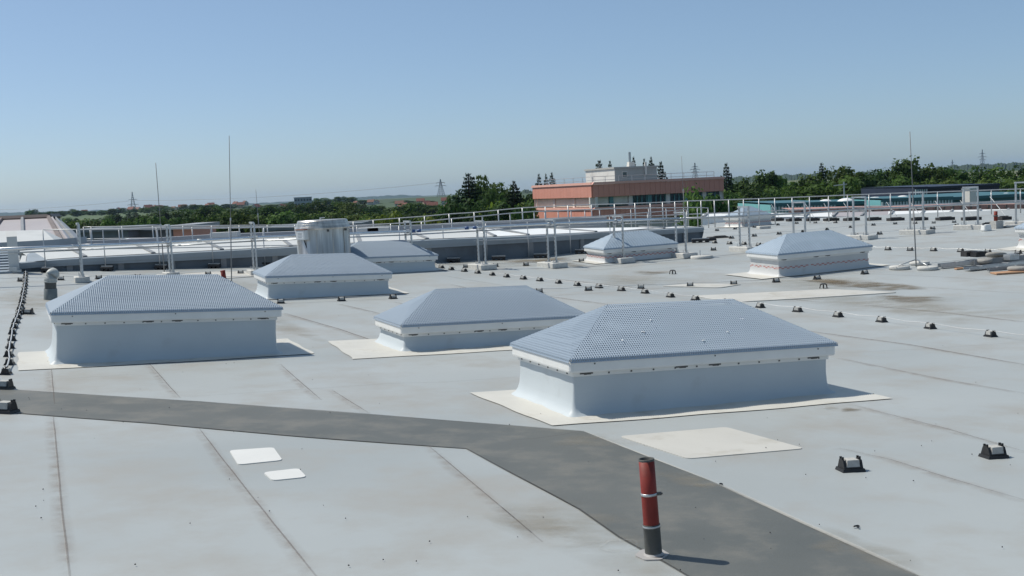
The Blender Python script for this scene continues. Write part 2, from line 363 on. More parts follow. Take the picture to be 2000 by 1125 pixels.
def conifer(seed, H=20., R=3.6):
    r = random.Random(seed); t = thing('conifer_tree', 'x', 'tree', (0, 0, 0), zaxes(0))
    mb = MB(); mb.tube([(0, 0, -.5), (0, 0, H * .98)], .3, 7, True, .03); mb.build('trunk', 'bark', t)
    mb = MB(); T = 34
    for k in range(T):
        f = k / (T - 1); z = H * (.08 + .9 * f); L0 = R * (1 - f) ** .8 + .18; nb = max(5, int(12 * (1 - f * .55)))
        for j in range(nb):
            a = j * 2 * math.pi / nb + k * .7 + r.uniform(-.25, .25); L = L0 * r.uniform(.65, 1.15); d = Vector((math.cos(a), math.sin(a), 0)); s = Vector((-d.y, d.x, 0)); up = .22 * (f) - .10
            n = 4
            for q in range(n):
                g = (q + .6) / n; p = Vector((0, 0, z)) + d * (L * g) + Vector((0, 0, L * g * up - .10 * L * g * g + .08 * L * (g > .8)))
                w = (.20 + .42 * L * (1 - g) * .5) * r.uniform(.8, 1.2)
                quad(mb, p + Vector((0, 0, r.uniform(-.12, .12))), d * (L / n * .75), s * w + Vector((0, 0, r.uniform(-.25, .1))))
                if q > 0: quad(mb, p + Vector((0, 0, -.16)), d * (L / n * .6), Vector((0, 0, -.26)) + s * r.uniform(-.2, .2))
    mb.build('crown', 'needle', t); t['H'] = H; t['R'] = R; return t
PT = {'d1': [broadleaf(3, 'leaf_dark'), broadleaf(5, 'leaf_dark', 15, 5.2, 34, 70)], 'm1': [broadleaf(8, 'leaf_mid'), broadleaf(13, 'leaf_mid', 17, 4.4, 30, 75), broadleaf(14, 'leaf_mid', 15, 5.4, 36, 66)],
      'l1': [broadleaf(21, 'leaf_lime', 12, 4.4, 26, 70)], 'a1': [broadleaf(31, 'leaf_mid', 17, 3.8, 26, 42, .36, .5)], 'c1': [conifer(4), conifer(9, 20, 3.2)]}
first = {}
def tree(px, ytop, Y, wpx, kind, label, group):
    src = PT[kind][rnd.randrange(len(PT[kind]))]; c = at(px, ytop - (6 if kind == 'c1' and Y < 300 else 0), Y); g = gz(c.x, c.y); H = c.z - g; sz = H / src['H']; sx = wpx / 2 / (F / Y) / src['R']
    sx *= 2.1 if kind == 'c1' else 1.7
    lo = .55 * sz if Y < 700 else .6 * sz
    sx = max(sx, lo); ax = zaxes(rnd.uniform(0, 6.28)); loc = (c.x, c.y, g - .1)
    if src.name not in first:
        first[src.name] = 1; o = src
        o.matrix_world = Matrix(((ax[0].x * sx, ax[1].x * sx, 0, loc[0]), (ax[0].y * sx, ax[1].y * sx, 0, loc[1]), (0, 0, sz, loc[2]), (0, 0, 0, 1))); o['label'] = label; o['group'] = group
    else: o = copy_thing(src, loc, ax, label, (sx, sx, sz), group)
    for k in ('H', 'R'):
        if o is not src and k in o: del o[k]
    return o
def belt(tab, x0, x1, step, D, w, kinds, name, group, jy=6):
    xs = []; x = x0
    while x <= x1: xs.append(x + rnd.uniform(-.3, .3) * step); x += step
    for i, x in enumerate(xs):
        k = kinds[rnd.randrange(len(kinds))]
        tree(x, lerp_tab(tab, x) + rnd.uniform(-jy, jy), D * rnd.uniform(.88, 1.15), w * rnd.uniform(.8, 1.3), k, f'{ORD[i]} tree from the left in {name}', group)
belt([(120, 438), (150, 434), (200, 431), (260, 428), (330, 424), (400, 420), (470, 422), (540, 418), (620, 418), (700, 420), (880, 418)], 122, 880, 19, 210, 46, ['d1', 'd1', 'm1'], 'the near belt just above the left railing', 'near tree belt behind the left railing')
belt([(140, 428), (230, 421), (300, 415), (340, 410), (400, 407), (470, 410), (520, 402), (600, 398), (660, 394), (700, 399), (760, 402), (800, 400), (870, 404)], 120, 875, 16, 430, 30, ['d1', 'd1', 'm1', 'c1'], 'the second, farther belt at the left', 'second tree belt at the left', 5)
belt([(200, 411), (300, 405), (420, 401), (480, 403), (560, 396), (640, 388), (680, 386), (720, 393), (860, 396), (890, 388)], 60, 885, 10, 1150, 13, ['d1', 'd1', 'm1'], 'the village greenery near the horizon', 'village trees near the horizon', 4)
for x, y, w, k, lb in [(757, 414, 34, 'l1', 'bright lime green tree right of the steel drum'), (706, 428, 28, 'l1', 'low lime green bush touching the railing by the drum'), (852, 424, 36, 'l1', 'lime green bush below the dark conifer, behind the far railing'), (725, 425, 30, 'l1', 'lime green bush between the drum and the lime tree'), (958, 396, 16, 'l1', 'small yellow-green tree among the dark conifers'), (1012, 413, 26, 'l1', 'yellow-green bush left of the pink building')]:
    tree(x, y, 150, w, k, lb, 'lime green trees and bushes')
for x, y, w, k, D, lb in [(790, 398, 48, 'd1', 300, 'dark rounded tree above the bright lime tree'), (914, 340, 90, 'c1', 165, 'tall dark conifer left of the pink building'), (938, 346, 44, 'd1', 175, 'slim broadleaf tree right beside the tall conifer'), (975, 360, 62, 'd1', 180, 'broad leafy tree between the two conifers'), (1003, 355, 66, 'c1', 170, 'pointed conifer nearest the pink building'), (957, 372, 45, 'd1', 160, 'dark tree filling the gap between the conifers'),
                          (896, 392, 60, 'd1', 150, 'dark spreading tree at the foot of the tall conifer'), (935, 398, 60, 'd1', 140, 'dark tree low in front of the conifers'), (985, 394, 60, 'd1', 145, 'second dark tree low in front of the conifers'), (1030, 391, 46, 'm1', 150, 'mid green tree against the left end of the pink building'), (1020, 400, 40, 'd1', 140, 'low dark tree touching the pink building'), (872, 406, 44, 'd1', 200, 'dark tree left of the tall conifer'), (885, 384, 50, 'd1', 190, 'dark broad tree leaning against the left of the tall conifer'), (905, 376, 52, 'd1', 185, 'dark tree directly behind the tall conifer'), (952, 362, 46, 'd1', 190, 'dark tree behind the gap between the conifers'), (1024, 379, 46, 'd1', 185, 'dark tree between the pointed conifer and the pink building'), (1040, 386, 40, 'm1', 180, 'small green tree at the very end of the pink building'), (990, 378, 50, 'd1', 178, 'dark tree behind the pointed conifer'),
                          (1052, 342, 34, 'c1', 200, 'left conifer tip over the pink roof'), (1066, 342, 26, 'c1', 205, 'middle conifer tip over the pink roof'), (1077, 339, 34, 'c1', 205, 'right conifer tip over the pink roof'), (1170, 315, 52, 'c1', 190, 'conifer behind the left corner of the rooftop room'), (1191, 316, 28, 'c1', 195, 'small conifer tip over the rooftop room'),
                          (1237, 309, 30, 'c1', 200, 'conifer tip beside the chimney'), (1258, 312, 28, 'c1', 200, 'conifer tip right of the chimney'), (1271, 308, 34, 'c1', 200, 'taller conifer tip right of the chimney'), (1290, 318, 44, 'c1', 190, 'conifer at the right end of the rooftop room'), (1418, 321, 44, 'c1', 185, 'pointed conifer at the right end of the pink building'),
                          (1356, 362, 34, 'a1', 118, 'thin light birch in front of the right windows')]:
    tree(x, y, D, w, k, lb, 'trees around the pink building')
RB = [(1440, 352, 50, 'd1'), (1470, 346, 50, 'm1'), (1499, 334, 48, 'd1'), (1530, 346, 45, 'm1'), (1577, 341, 48, 'm1'), (1604, 321, 34, 'c1'), (1628, 323, 40, 'a1'), (1661, 327, 46, 'm1'), (1690, 335, 45, 'd1'), (1718, 332, 46, 'd1'), (1742, 331, 40, 'm1'), (1762, 311, 54, 'm1'), (1795, 332, 45, 'd1'), (1820, 322, 52, 'm1'), (1865, 328, 55, 'm1'), (1910, 327, 55, 'd1'), (1947, 324, 55, 'm1'), (1994, 324, 55, 'd1'), (2040, 322, 55, 'm1')]
for i, (x, y, w, k) in enumerate(RB): tree(x, y, 215, w, k, f'{ORD[i]} tree from the left along the skyline of the right-hand wood', 'skyline trees of the right-hand wood')
belt([(1420, 372), (1505, 360), (1585, 358), (1660, 350), (1750, 352), (1850, 350), (2000, 350)], 1425, 2030, 33, 185, 56, ['d1', 'm1', 'm1'], 'the middle row of the right-hand wood', 'middle row of the right-hand wood', 7)
belt([(1380, 385), (1500, 378), (1700, 372), (2000, 362)], 1395, 2030, 36, 150, 60, ['d1', 'd1', 'm1'], 'the lowest row of the right-hand wood', 'lowest row of the right-hand wood', 6)
for L_ in PT.values():
    for s_ in L_:
        if s_.name not in first:
            for c in list(s_.children_recursive) + [s_]: bpy.data.objects.remove(c)
        else:
            for k in ('H', 'R'): del s_[k]
# ------------------------------------------------------------------ village houses
M['wall_a'] = mat('render_white', (.45, .44, .41), .8, 0, .06, .5); M['wall_b'] = mat('render_ochre', (.50, .40, .28), .8, 0, .08, .5)
M['tile_a'] = mat('red_tiles', (.16, .06, .045), .8, 0, .2, .8); M['tile_b'] = mat('brown_tiles', (.16, .08, .06), .8, 0, .2, .8)
M['pane'] = mat('window_glass', (.03, .045, .055), .1, 0, .1, .5, spec=.8)
def house(seed, wm, tm):
    r = random.Random(seed); t = thing('village_house', 'x', 'house', (0, 0, 0), zaxes(0)); L, W, h, rh = 12, 8.5, 5.2, 4.0
    mb = MB(); mb.box((0, 0, h / 2), (L, W, h)); mb.add([(-L / 2, -W / 2, h), (-L / 2, W / 2, h), (-L / 2, 0, h + rh * .96), (L / 2, -W / 2, h), (L / 2, W / 2, h), (L / 2, 0, h + rh * .96)], [(0, 2, 1), (3, 4, 5)]); mb.build('wall', wm, t)
    mb = MB(); e = .5
    for k in (-1, 1):
        mb.add([(-L / 2 - e, k * (W / 2 + e), h - .4), (L / 2 + e, k * (W / 2 + e), h - .4), (L / 2 + e, 0, h + rh), (-L / 2 - e, 0, h + rh), (-L / 2 - e, k * (W / 2 + e), h - .15), (L / 2 + e, k * (W / 2 + e), h - .15), (L / 2 + e, 0, h + rh + .25), (-L / 2 - e, 0, h + rh + .25)], [(0, 1, 2, 3), (4, 5, 6, 7), (0, 1, 5, 4), (1, 2, 6, 5), (3, 0, 4, 7)])
    ro = mb.build('roof', tm, t)
    mb = MB(); mb.box((L * .2, W * .12, h + rh * .95), (.8, .7, 1.8)); mb.build('chimney', 'tile_b', ro)
    for x in (-4, -1.3, 1.3, 4):
        for z in (1.6, 4.1):
            mb = MB(); mb.box((x, -W / 2 - .02, z), (1.2, .08, 1.3)); mb.build('window', 'pane', t)
    for z in (1.8, 4.2):
        for y in (-2, 2): mb = MB(); mb.box((-L / 2 - .02, y, z), (.08, 1.2, 1.3)); mb.build('window', 'pane', t)
    return t
HP = [house(1, 'wall_a', 'tile_a'), house(2, 'wall_a', 'tile_b'), house(3, 'wall_b', 'tile_a')]
hs = []
for k in range(26): hs.append((170 + k * 13 + rnd.uniform(-5, 5), 5.6 + rnd.uniform(0, 4)))
for k in range(36): hs.append((490 + k * 11.2 + rnd.uniform(-5, 5), 16 + rnd.uniform(-3, 14) + max(0, k - 22) * .5))
hs.sort(); usedh = set(); i = -1
for (x, dy) in hs:
    g = ground(x, 419 - .047 * x + dy)
    if g.y > 2600 or rnd.random() < (.3 if x < 490 else .5): continue
    i += 1; src = HP[rnd.choice((0, 0, 1, 2))]; ax = zaxes(rnd.uniform(-.9, .9) + (1.57 if rnd.random() < .3 else 0)); lb = f'{ORD[i]} tiled house from the left in the far village'; s = rnd.uniform(.5, .8) if x < 490 else rnd.uniform(.4, .6)
    if src.name not in usedh: usedh.add(src.name); o = src; o.matrix_world = Matrix.Translation(g) @ Matrix.Rotation(rnd.uniform(-.9, .9), 4, 'Z') @ Matrix.Scale(s, 4); o['label'] = lb; o['group'] = 'houses of the far village'
    else: copy_thing(src, g, ax, lb, s, 'houses of the far village')
for s in HP:
    if s.name not in usedh:
        for c in list(s.children_recursive) + [s]: bpy.data.objects.remove(c)
q = ground(593, 419 - .047 * 593 + 22); t = thing('apartment_block', 'grey flat-roofed apartment block among the far trees', 'building', q, zaxes(.2)); mb = MB(); mb.box((0, 0, 5.2), (13, 9, 10.4)); mb.build('wall', 'paint_g', t); mb = MB(); mb.box((0, 0, 10.5), (13.5, 9.5, .4)); mb.build('roof', 'strap', t)
for i in range(6):
    for j in range(3): mb = MB(); mb.box((-5.4 + i * 2.15, -4.53, 2 + j * 3.3), (1.4, .1, 1.5)); mb.build('window', 'pane', t)
# ------------------------------------------------------------------ pylons
M['pylon'] = mat('pylon_steel', (.20, .22, .24), .6, .3, .1, 1)
def pylon(px, yt, D, base, arms, label):
    c = at(px, yt, D); g = gz(c.x, c.y); H = c.z - g; t = thing('power_pylon', label, 'pylon', (c.x, c.y, g), zaxes(.5), 'power pylons'); w = base
    mb = MB(); n = 9; th = .11 * D / 1500 + .12
    def leg(k, z): f = z / H; s = w * max(0, 1 - f) ** 1.3 + .35; return Vector(((-1, 1, 1, -1)[k] * s, (-1, -1, 1, 1)[k] * s, z))
    for k in range(4):
        mb.tube([leg(k, H * i / n) for i in range(n + 1)], th, 4, False)
    mb.build('mast', 'pylon', t)
    mb = MB()
    for i in range(n):
        for k in range(4): mb.tube([leg(k, H * i / n), leg((k + 1) % 4, H * (i + 1) / n)], th * .6, 3, False); mb.tube([leg((k + 1) % 4, H * i / n), leg(k, H * (i + 1) / n)], th * .6, 3, False)
    mb.build('bracing', 'pylon', t)
    for f, l in arms:
        mb = MB(); z = H * f
        for s in (-1, 1): mb.tube([(s * .3, 0, z + l * .12), (s * l, 0, z)], th * .8, 4, False); mb.tube([(s * .3, 0, z - .3), (s * l, 0, z)], th * .8, 4, False); mb.tube([(s * l, 0, z), (s * l, 0, z - 1.6)], th * .6, 4, False)
        mb.build('crossarm', 'pylon', t)
    return t, [Vector((c.x, c.y, g)) + zaxes(.5)[0] * (s * arms[0][1]) + Vector((0, 0, H * arms[0][0] - 1.6)) for s in (-1, 1)]
_, w1 = pylon(258, 375, 1900, 4.5, [(.62, 7), (.36, 9)], 'power pylon standing behind the far village at the left')
_, w2 = pylon(860, 350, 1500, 4, [(.80, 6), (.62, 8)], 'power pylon left of the tall conifer')
pylon(1357, 318, 1500, 4, [(.82, 5), (.7, 8), (.58, 6)], 'power pylon rising behind the pink building')
pylon(1918.5, 292, 2300, 5, [(.82, 9), (.68, 13), (.56, 10)], 'power pylon on the wooded ridge at the right'); pylon(1860, 312, 2900, 4, [(.8, 6), (.6, 8)], 'faint small pylon left of the ridge pylon'); pylon(58, 408, 2600, 3, [(.8, 4)], 'tiny mast at the far left horizon')
for s in (0, 1):
    for (A0, B0, lb) in [((at(-120, 409, 2300) + Vector((0, 40 * s, 0))), w1[s], 'power line running left from the left pylon'), (w1[s], w2[s] + Vector((0, 0, 2)), 'power line between the left pylon and the middle pylon')]:
        mb = MB(); P = [A0 + (B0 - A0) * (k / 14) - Vector((0, 0, 26 * (k / 14) * (1 - k / 14))) for k in range(15)]; mb.tube(P, .14, 3, False); tag(mb.build('power_line', 'pylon'), ('front ' if s else 'rear ') + lb, 'power line', 'power lines')
# ------------------------------------------------------------------ pink office building
M['fas_l'] = mat('terracotta_panel', (.64, .29, .22), .5, 0, .04, .6, dirt=(.57, .26, .20), dscale=.5); M['blind'] = mat('pale_blind', (.60, .59, .52), .7, 0, .08, 1.5); M['frame_t'] = mat('teal_frame', (.10, .24, .25), .5); M['conc_w'] = mat('white_render', (.66, .64, .60), .7, 0, .05, .5, dirt=(.5, .48, .45), dscale=.4)
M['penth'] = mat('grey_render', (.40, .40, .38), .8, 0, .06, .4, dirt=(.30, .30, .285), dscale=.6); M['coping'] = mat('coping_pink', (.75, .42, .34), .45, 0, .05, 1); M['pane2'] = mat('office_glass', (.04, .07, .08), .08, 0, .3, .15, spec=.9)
Cn = at(1157, 361, 140); Ln = at(1042, 367, 158.5); Rn = at(1412, 350.5, 147.5); zt = Cn.z
Cn.z = Ln.z = Rn.z = 0; dl = (Ln - Cn); dr = (Rn - Cn); LL, LR = dl.length, dr.length; dl.normalize(); dr.normalize()
off = thing('office_building', 'office building with terracotta panel bands behind the railings', 'building', Cn)
zfb = zpix(Cn.x, Cn.y, 385.5); zw = zpix(Cn.x, Cn.y, 410.5); zl = zpix(Cn.x, Cn.y, 431)
def face(d, L, out, left):
    X = (d, -out, Vector((0, 0, 1)))
    def P(s, o, z): return Cn + d * s + out * o + Vector((0, 0, z))
    n = 18 if left else 26; w = L / n
    for (za, zb_) in ((zfb, zt), (zl, zw)):
        for k in range(n):
            mb = MB(); mb.box(P((k + .5) * w, .0, (za + zb_) / 2), (w - .025, .35, zb_ - za), X); mb.build('fascia_panel', 'fas_l', off, world=True)
        mb = MB(); mb.box(P(L / 2, -.05, zb_ + .16), (L + .4, .7, .3), X, .97); mb.build('coping', 'coping', off, world=True)
    zc = (zw + .02 + zfb) / 2; hh = zfb - zw - .34
    nb = 3 if left else 7; bw = L / nb
    for k in range(nb):
        closed = left or k in (0, 1)
        s0 = (k + .5) * bw; mb = MB(); mb.box(P(s0, -.55, zc + .15), (bw - .5, .1, hh), X); mb.build('window', 'pane2', off, world=True)
        if closed:
            mb = MB(); bh = hh * (.94 if left else .72); mb.box(P(s0, -.42, zc + .15 + (hh - bh) / 2), (bw - .7, .06, bh), X); mb.build('blind', 'blind', off, world=True)
        else:
            for q in range(4): mb = MB(); mb.box(P(s0 - bw / 2 + .35 + q * (bw - .7) / 3, -.44, zc + .15), (.14, .1, hh), X); mb.build('window_frame', 'frame_t', off, world=True)
        mb = MB(); mb.box(P(k * bw + .0, -.40, zc + .15), (.55, .3, hh + .02), X); mb.build('pier', 'conc_w' if (left or k % 2 == 0) else 'frame_t', off, world=True)
    mb = MB(); mb.box(P(L - .15, -.40, zc + .15), (.5, .3, hh), X); mb.build('pier', 'conc_w', off, world=True)
    mb = MB(); mb.add([P(0, -.7, 0), P(L, -.7, 0), P(L, -.7, zt - .2), P(0, -.7, zt - .2)], [(0, 1, 2, 3)]); mb.build('wall', 'conc_w', off, world=True)
nl = Vector((-dl.y, dl.x, 0)); nl = nl if nl.dot(Cn) < 0 else -nl
n2 = Vector((-dr.y, dr.x, 0)); n2 = n2 if n2.dot(Cn) < 0 else -n2
face(dl, LL, nl, True); face(dr, LR, n2, False)
mb = MB(); mb.add([Cn + Vector((0, 0, zt - .1)), Cn + dr * LR + Vector((0, 0, zt - .1)), Cn + dr * LR + dl * LL + Vector((0, 0, zt - .1)), Cn + dl * LL + Vector((0, 0, zt - .1))], [(0, 1, 2, 3)]); mb.build('roof', 'strap', off, world=True)
mb = MB(); a_, b_, c_ = Cn + dr * LR, Cn + dr * LR + dl * LL, Cn + dl * LL; V = lambda p, z: Vector((p.x, p.y, z)); mb.add([V(a_, 0), V(b_, 0), V(b_, zt - .1), V(a_, zt - .1), V(c_, 0), V(c_, zt - .1)], [(0, 1, 2, 3), (1, 4, 5, 2)]); mb.build('wall', 'conc_w', off, world=True)
P1 = [Cn + dl * (LL * f) - nl * .9 for f in (1, .85, .7, .55, .4, .25, .1)] + [Cn + dr * (LR * f) - n2 * .9 for f in (.03, .12, .22, .32, .42, .52, .62, .72, .82, .9, .96)]
for p in P1: mb = MB(); mb.tube([V(p, zt - .1), V(p, zt + 1.0)], .035, 5); mb.build('railing_post', 'galv', off, world=True)
for h_ in (.55, 1.0): mb = MB(); mb.tube([V(p, zt + h_) for p in P1], .03, 5); mb.build('railing_rail', 'galv', off, world=True)
# rooftop room
pc = at(1201, 352, 150); pc.z = 0; zp0 = zt - .1; zp1 = zpix(pc.x, pc.y, 329.5); pl1, pl2 = 40 * 150 / F / abs(dl.x) * .42, 86 * 152 / F / dr.x
pn = thing('rooftop_room', 'grey rooftop room with a chimney on the pink building', 'rooftop room', V(pc, zp0))
mb = MB(); c3 = pc + dr * pl2; c4 = pc + dl * (pl1 + 6); c5 = c3 + dl * (pl1 + 6)
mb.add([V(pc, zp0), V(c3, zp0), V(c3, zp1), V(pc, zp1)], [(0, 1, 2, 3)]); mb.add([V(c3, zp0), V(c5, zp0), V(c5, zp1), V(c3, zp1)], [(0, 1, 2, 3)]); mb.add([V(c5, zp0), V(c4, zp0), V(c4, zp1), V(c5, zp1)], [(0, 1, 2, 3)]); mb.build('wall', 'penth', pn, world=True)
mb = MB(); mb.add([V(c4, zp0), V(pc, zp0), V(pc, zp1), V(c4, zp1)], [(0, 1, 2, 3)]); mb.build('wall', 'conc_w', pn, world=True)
mb = MB(); cen = (pc + c5) / 2; mb.box(V(cen, zp1 + .1), (pl2 + .3, pl1 + 6.3, .22), (dr, dl, Vector((0, 0, 1)))); mb.build('roof', 'penth', pn, world=True)
ww = pc + dr * (pl2 * .23) + n2 * .03; mb = MB(); mb.box(V(ww, zp0 + (zp1 - zp0) * .62), (.62, .08, .62), (dr, n2, Vector((0, 0, 1)))); w_ = mb.build('window', 'pane2', pn, world=True)
mb = MB(); mb.box(V(ww - n2 * .01, zp0 + (zp1 - zp0) * .62), (.8, .07, .8), (dr, n2, Vector((0, 0, 1)))); mb.build('window_frame', 'conc_w', pn, world=True)
ch = at(1232, 320, 155); ch.z = 0; mb = MB(); mb.box(V(ch, zp1 + .5), (.95, .9, .8), zaxes(.3), .8); mb.build('chimney_base', 'conc_w', pn, world=True)
mb = MB(); mb.tube([V(ch, zp1 + .9) + Vector((-.12, 0, 0)), V(ch, zpix(ch.x, ch.y, 297)) + Vector((-.12, 0, 0))], .17, 8); mb.build('flue', 'galv', pn, world=True)
mb = MB(); mb.tube([V(pc + dr * (pl2 * .72) + n2 * .15, zp1 - 1.0), V(pc + dr * (pl2 * .72) + n2 * .15, zp1 + .7)], .16, 8); mb.build('downpipe', 'conc_w', pn, world=True)
# ------------------------------------------------------------------ halls at the right beyond the roof edge
M['teal'] = mat('teal_cladding', (.16, .40, .42), .5, 0, .06, .5); M['teal_d'] = mat('dark_teal_cladding', (.045, .13, .155), .5, 0, .1, .5); M['navy'] = mat('navy_cladding', (.022, .03, .055), .5, 0, .1, .5); M['ribw'] = mat('pale_rib', (.42, .52, .55), .5); M['redroof'] = mat('pale_red_roof', (.46, .25, .21), .6, 0, .1, .6)
def hall(name, lb, x0, y0, x1, y1, yb0, yb1, D0, D1, m, depth=12, ribs=0, rm='ribw'):
    a, b = at(x0, y0, D0), at(x1, y1, D1); t = thing(name, lb, 'hall', (a.x, a.y, 0)); n = Vector((-(b - a).y, (b - a).x, 0)).normalized(); n = n if n.y > 0 else -n; dn = n * depth
    mb = MB(); az, bz = Vector((a.x, a.y, 0)), Vector((b.x, b.y, 0)); mb.add([az, bz, b, a, az + dn, bz + dn, b + dn, a + dn], [(0, 1, 2, 3), (1, 5, 6, 2), (5, 4, 7, 6), (4, 0, 3, 7)]); mb.build('wall', m, t, world=True)
    mb = MB(); u = Vector((0, 0, .12)); mb.add([a + u - n * .2, b + u - n * .2, b + u + dn, a + u + dn, a - u - n * .2, b - u - n * .2], [(0, 1, 2, 3), (4, 5, 1, 0)]); mb.build('roof', 'teal_d' if m != 'navy' else 'navy', t, world=True)
    for k in range(ribs):
        p = a + (b - a) * ((k + .5) / ribs); hz = (p.z - zpix(p.x, p.y, yb0 + (yb1 - yb0) * k / ribs)); mb = MB(); mb.box(p - n * .08 - Vector((0, 0, hz / 2 + .15)), ((b - a).length / ribs * .5, .16, hz), ((b - a).normalized(), n, Vector((0, 0, 1)))); mb.build('rib', rm, t, world=True)
    return t
hall('low_hall', 'low teal ribbed hall left of the white domes', 1505, 400, 1632, 396.5, 412, 408, 84, 84, 'teal', 12, 20)
hall('low_hall', 'dark teal hall between the two ribbed ones', 1632, 397, 1722, 394, 406, 404, 88, 88, 'teal_d', 10)
hall('low_hall', 'long teal ribbed hall right of the white domes', 1720, 391, 1860, 386.5, 402, 399, 84, 84, 'teal', 10, 24)
hall('low_hall', 'dark teal hall at the right edge behind the railing', 1858, 388, 2060, 378, 400, 396, 86, 86, 'teal_d', 14)
hall('large_hall', 'dark navy hall with a striped end in front of the wood', 1812, 367, 1952, 360.5, 390, 385, 120, 120, 'navy', 20)
hall('large_hall_end', 'striped pale end bay of the dark navy hall', 1786, 367.5, 1811, 366.5, 389, 388, 119, 119, 'navy', 18, 6, 'ribw')
a, b = at(1540, 409, 66), at(2060, 396.5, 66); mb = MB(); mb.add([a, b, b + Vector((0, 2, .05)), a + Vector((0, 2, .05)), a - Vector((0, 0, 1.5)), b - Vector((0, 0, 1.5))], [(0, 1, 2, 3), (4, 5, 1, 0)]); t = thing('low_pink_roof', 'flat pale red roof strip beyond the white parapet', 'roof', a); mb.build('roof', 'redroof', t, world=True)
for k in range(30): p = a + (b - a) * ((k + .5) / 30); mb = MB(); mb.box(p + Vector((0, -.03, -.12)), (.1, .08, .2)); mb.build('bracket', 'brownstrip', t, world=True)
for x, y, w, lb in [(1612, 395, 26, 'leftmost white roof dome over the teal hall'), (1652, 394.5, 34, 'middle white roof dome over the teal hall'), (1708, 393, 38, 'wide white dome left of the long teal hall'), (1763, 387, 24, 'white mushroom vent behind the lightning rod'), (1965, 381, 20, 'small pale dome at the far right')]:
    p = at(x, y, 90); r = w / 2 / (F / 90); t = thing('roof_dome', lb, 'roof dome', p, None, 'white domes on the halls'); mb = MB(); mb.lathe([(r, 0), (r * .95, r * .15), (r * .7, r * .32), (r * .35, r * .42), (0, r * .45)], 24); mb.build('dome_shell', 'whitebright', t, True); mb = MB(); mb.lathe([(r * .8, -.6), (r * .8, .02), (r, .0)], 24); mb.build('collar', 'galv', t, True)
p = at(1893, 400, 62); t = thing('vent_cabinet', 'white vent cabinet standing inside the thirteenth frame outline', 'cabinet', p, zaxes(.5)); h_ = zpix(p.x, p.y, 370) - p.z; mb = MB(); mb.box((0, 0, h_ / 2), (.52, .5, h_)); mb.build('body', 'conc_w', t); mb = MB(); mb.box((0, 0, h_ + .03), (.58, .56, .08)); mb.build('cap', 'galv', t)
mb = MB(); mb.box((.27, 0, h_ * .5), (.02, .44, h_ * .86)); mb.build('door', 'greypanel', t)
p = at(1649, 396, 110); t = thing('lamp_mast', 'thin mast with a short crossbar in front of the wood', 'mast', p - Vector((0, 0, 12))); mb = MB(); z1 = zpix(p.x, p.y, 355) - p.z + 12; mb.tube([(0, 0, 0), (0, 0, z1)], .07, 6); mb.build('pole', 'galv', t); mb = MB(); mb.tube([(-1.0, 0, z1 - .35), (.3, 0, z1 - .25)], .06, 6); mb.build('crossbar', 'galv', t)
# white parapet of the right-hand roof edge
WPX = [(1372, 417, 424), (1440, 417, 424), (1506, 416, 424), (1570, 415.5, 423.5), (1625, 415, 423), (1680, 414, 422.5), (1735, 412.5, 421.5), (1795, 411.5, 421), (1850, 410.5, 420.5), (1905, 409.5, 420), (1960, 408.5, 419.5), (2040, 407, 419)]
t = thing('white_parapet', 'white sloping parapet along the far right roof edge', 'parapet', at(1372, 424, 53)); 
for i, ((x0, t0, b0), (x1, t1, b1)) in enumerate(zip(WPX, WPX[1:])):
    mb = MB(); mb.add([at(x0, b0, 53), at(x1, b1, 53), at(x1, t1, 54.6), at(x0, t0, 54.6), at(x0, b0, 53) - Vector((0, 0, .5)), at(x1, b1, 53) - Vector((0, 0, .5)), at(x1, t1, 54.6) + Vector((0, .3, -.6)), at(x0, t0, 54.6) + Vector((0, .3, -.6))], [(0, 1, 2, 3), (4, 5, 1, 0), (3, 2, 6, 7)]); mb.build('top_panel', 'whitebright' if i not in (4, 5) else 'pinkroof', t, world=True)
    mb = MB(); p0, p1 = at(x0, b0, 52.96), at(x0 + 8, t0, 54.55); s = Vector((.09, 0, 0)); mb.add([p0, p0 + s, p1 + s, p1, p0 + Vector((0, -.02, .06)), p0 + s + Vector((0, -.02, .06)), p1 + s + Vector((0, -.02, .06)), p1 + Vector((0, -.02, .06))], [(4, 5, 6, 7), (0, 1, 5, 4), (1, 2, 6, 5), (3, 0, 4, 7)]); mb.build('cover_strip', 'strap', t, world=True)
    mb = MB(); mb.add([at(x0, b0, 52.9), at(x1, b1, 52.9), at(x1, b1 + 2.2, 52.9), at(x0, b0 + 2.2, 52.9)], [(3, 2, 1, 0)]); mb.build('gutter', 'paint_g', t, world=True)
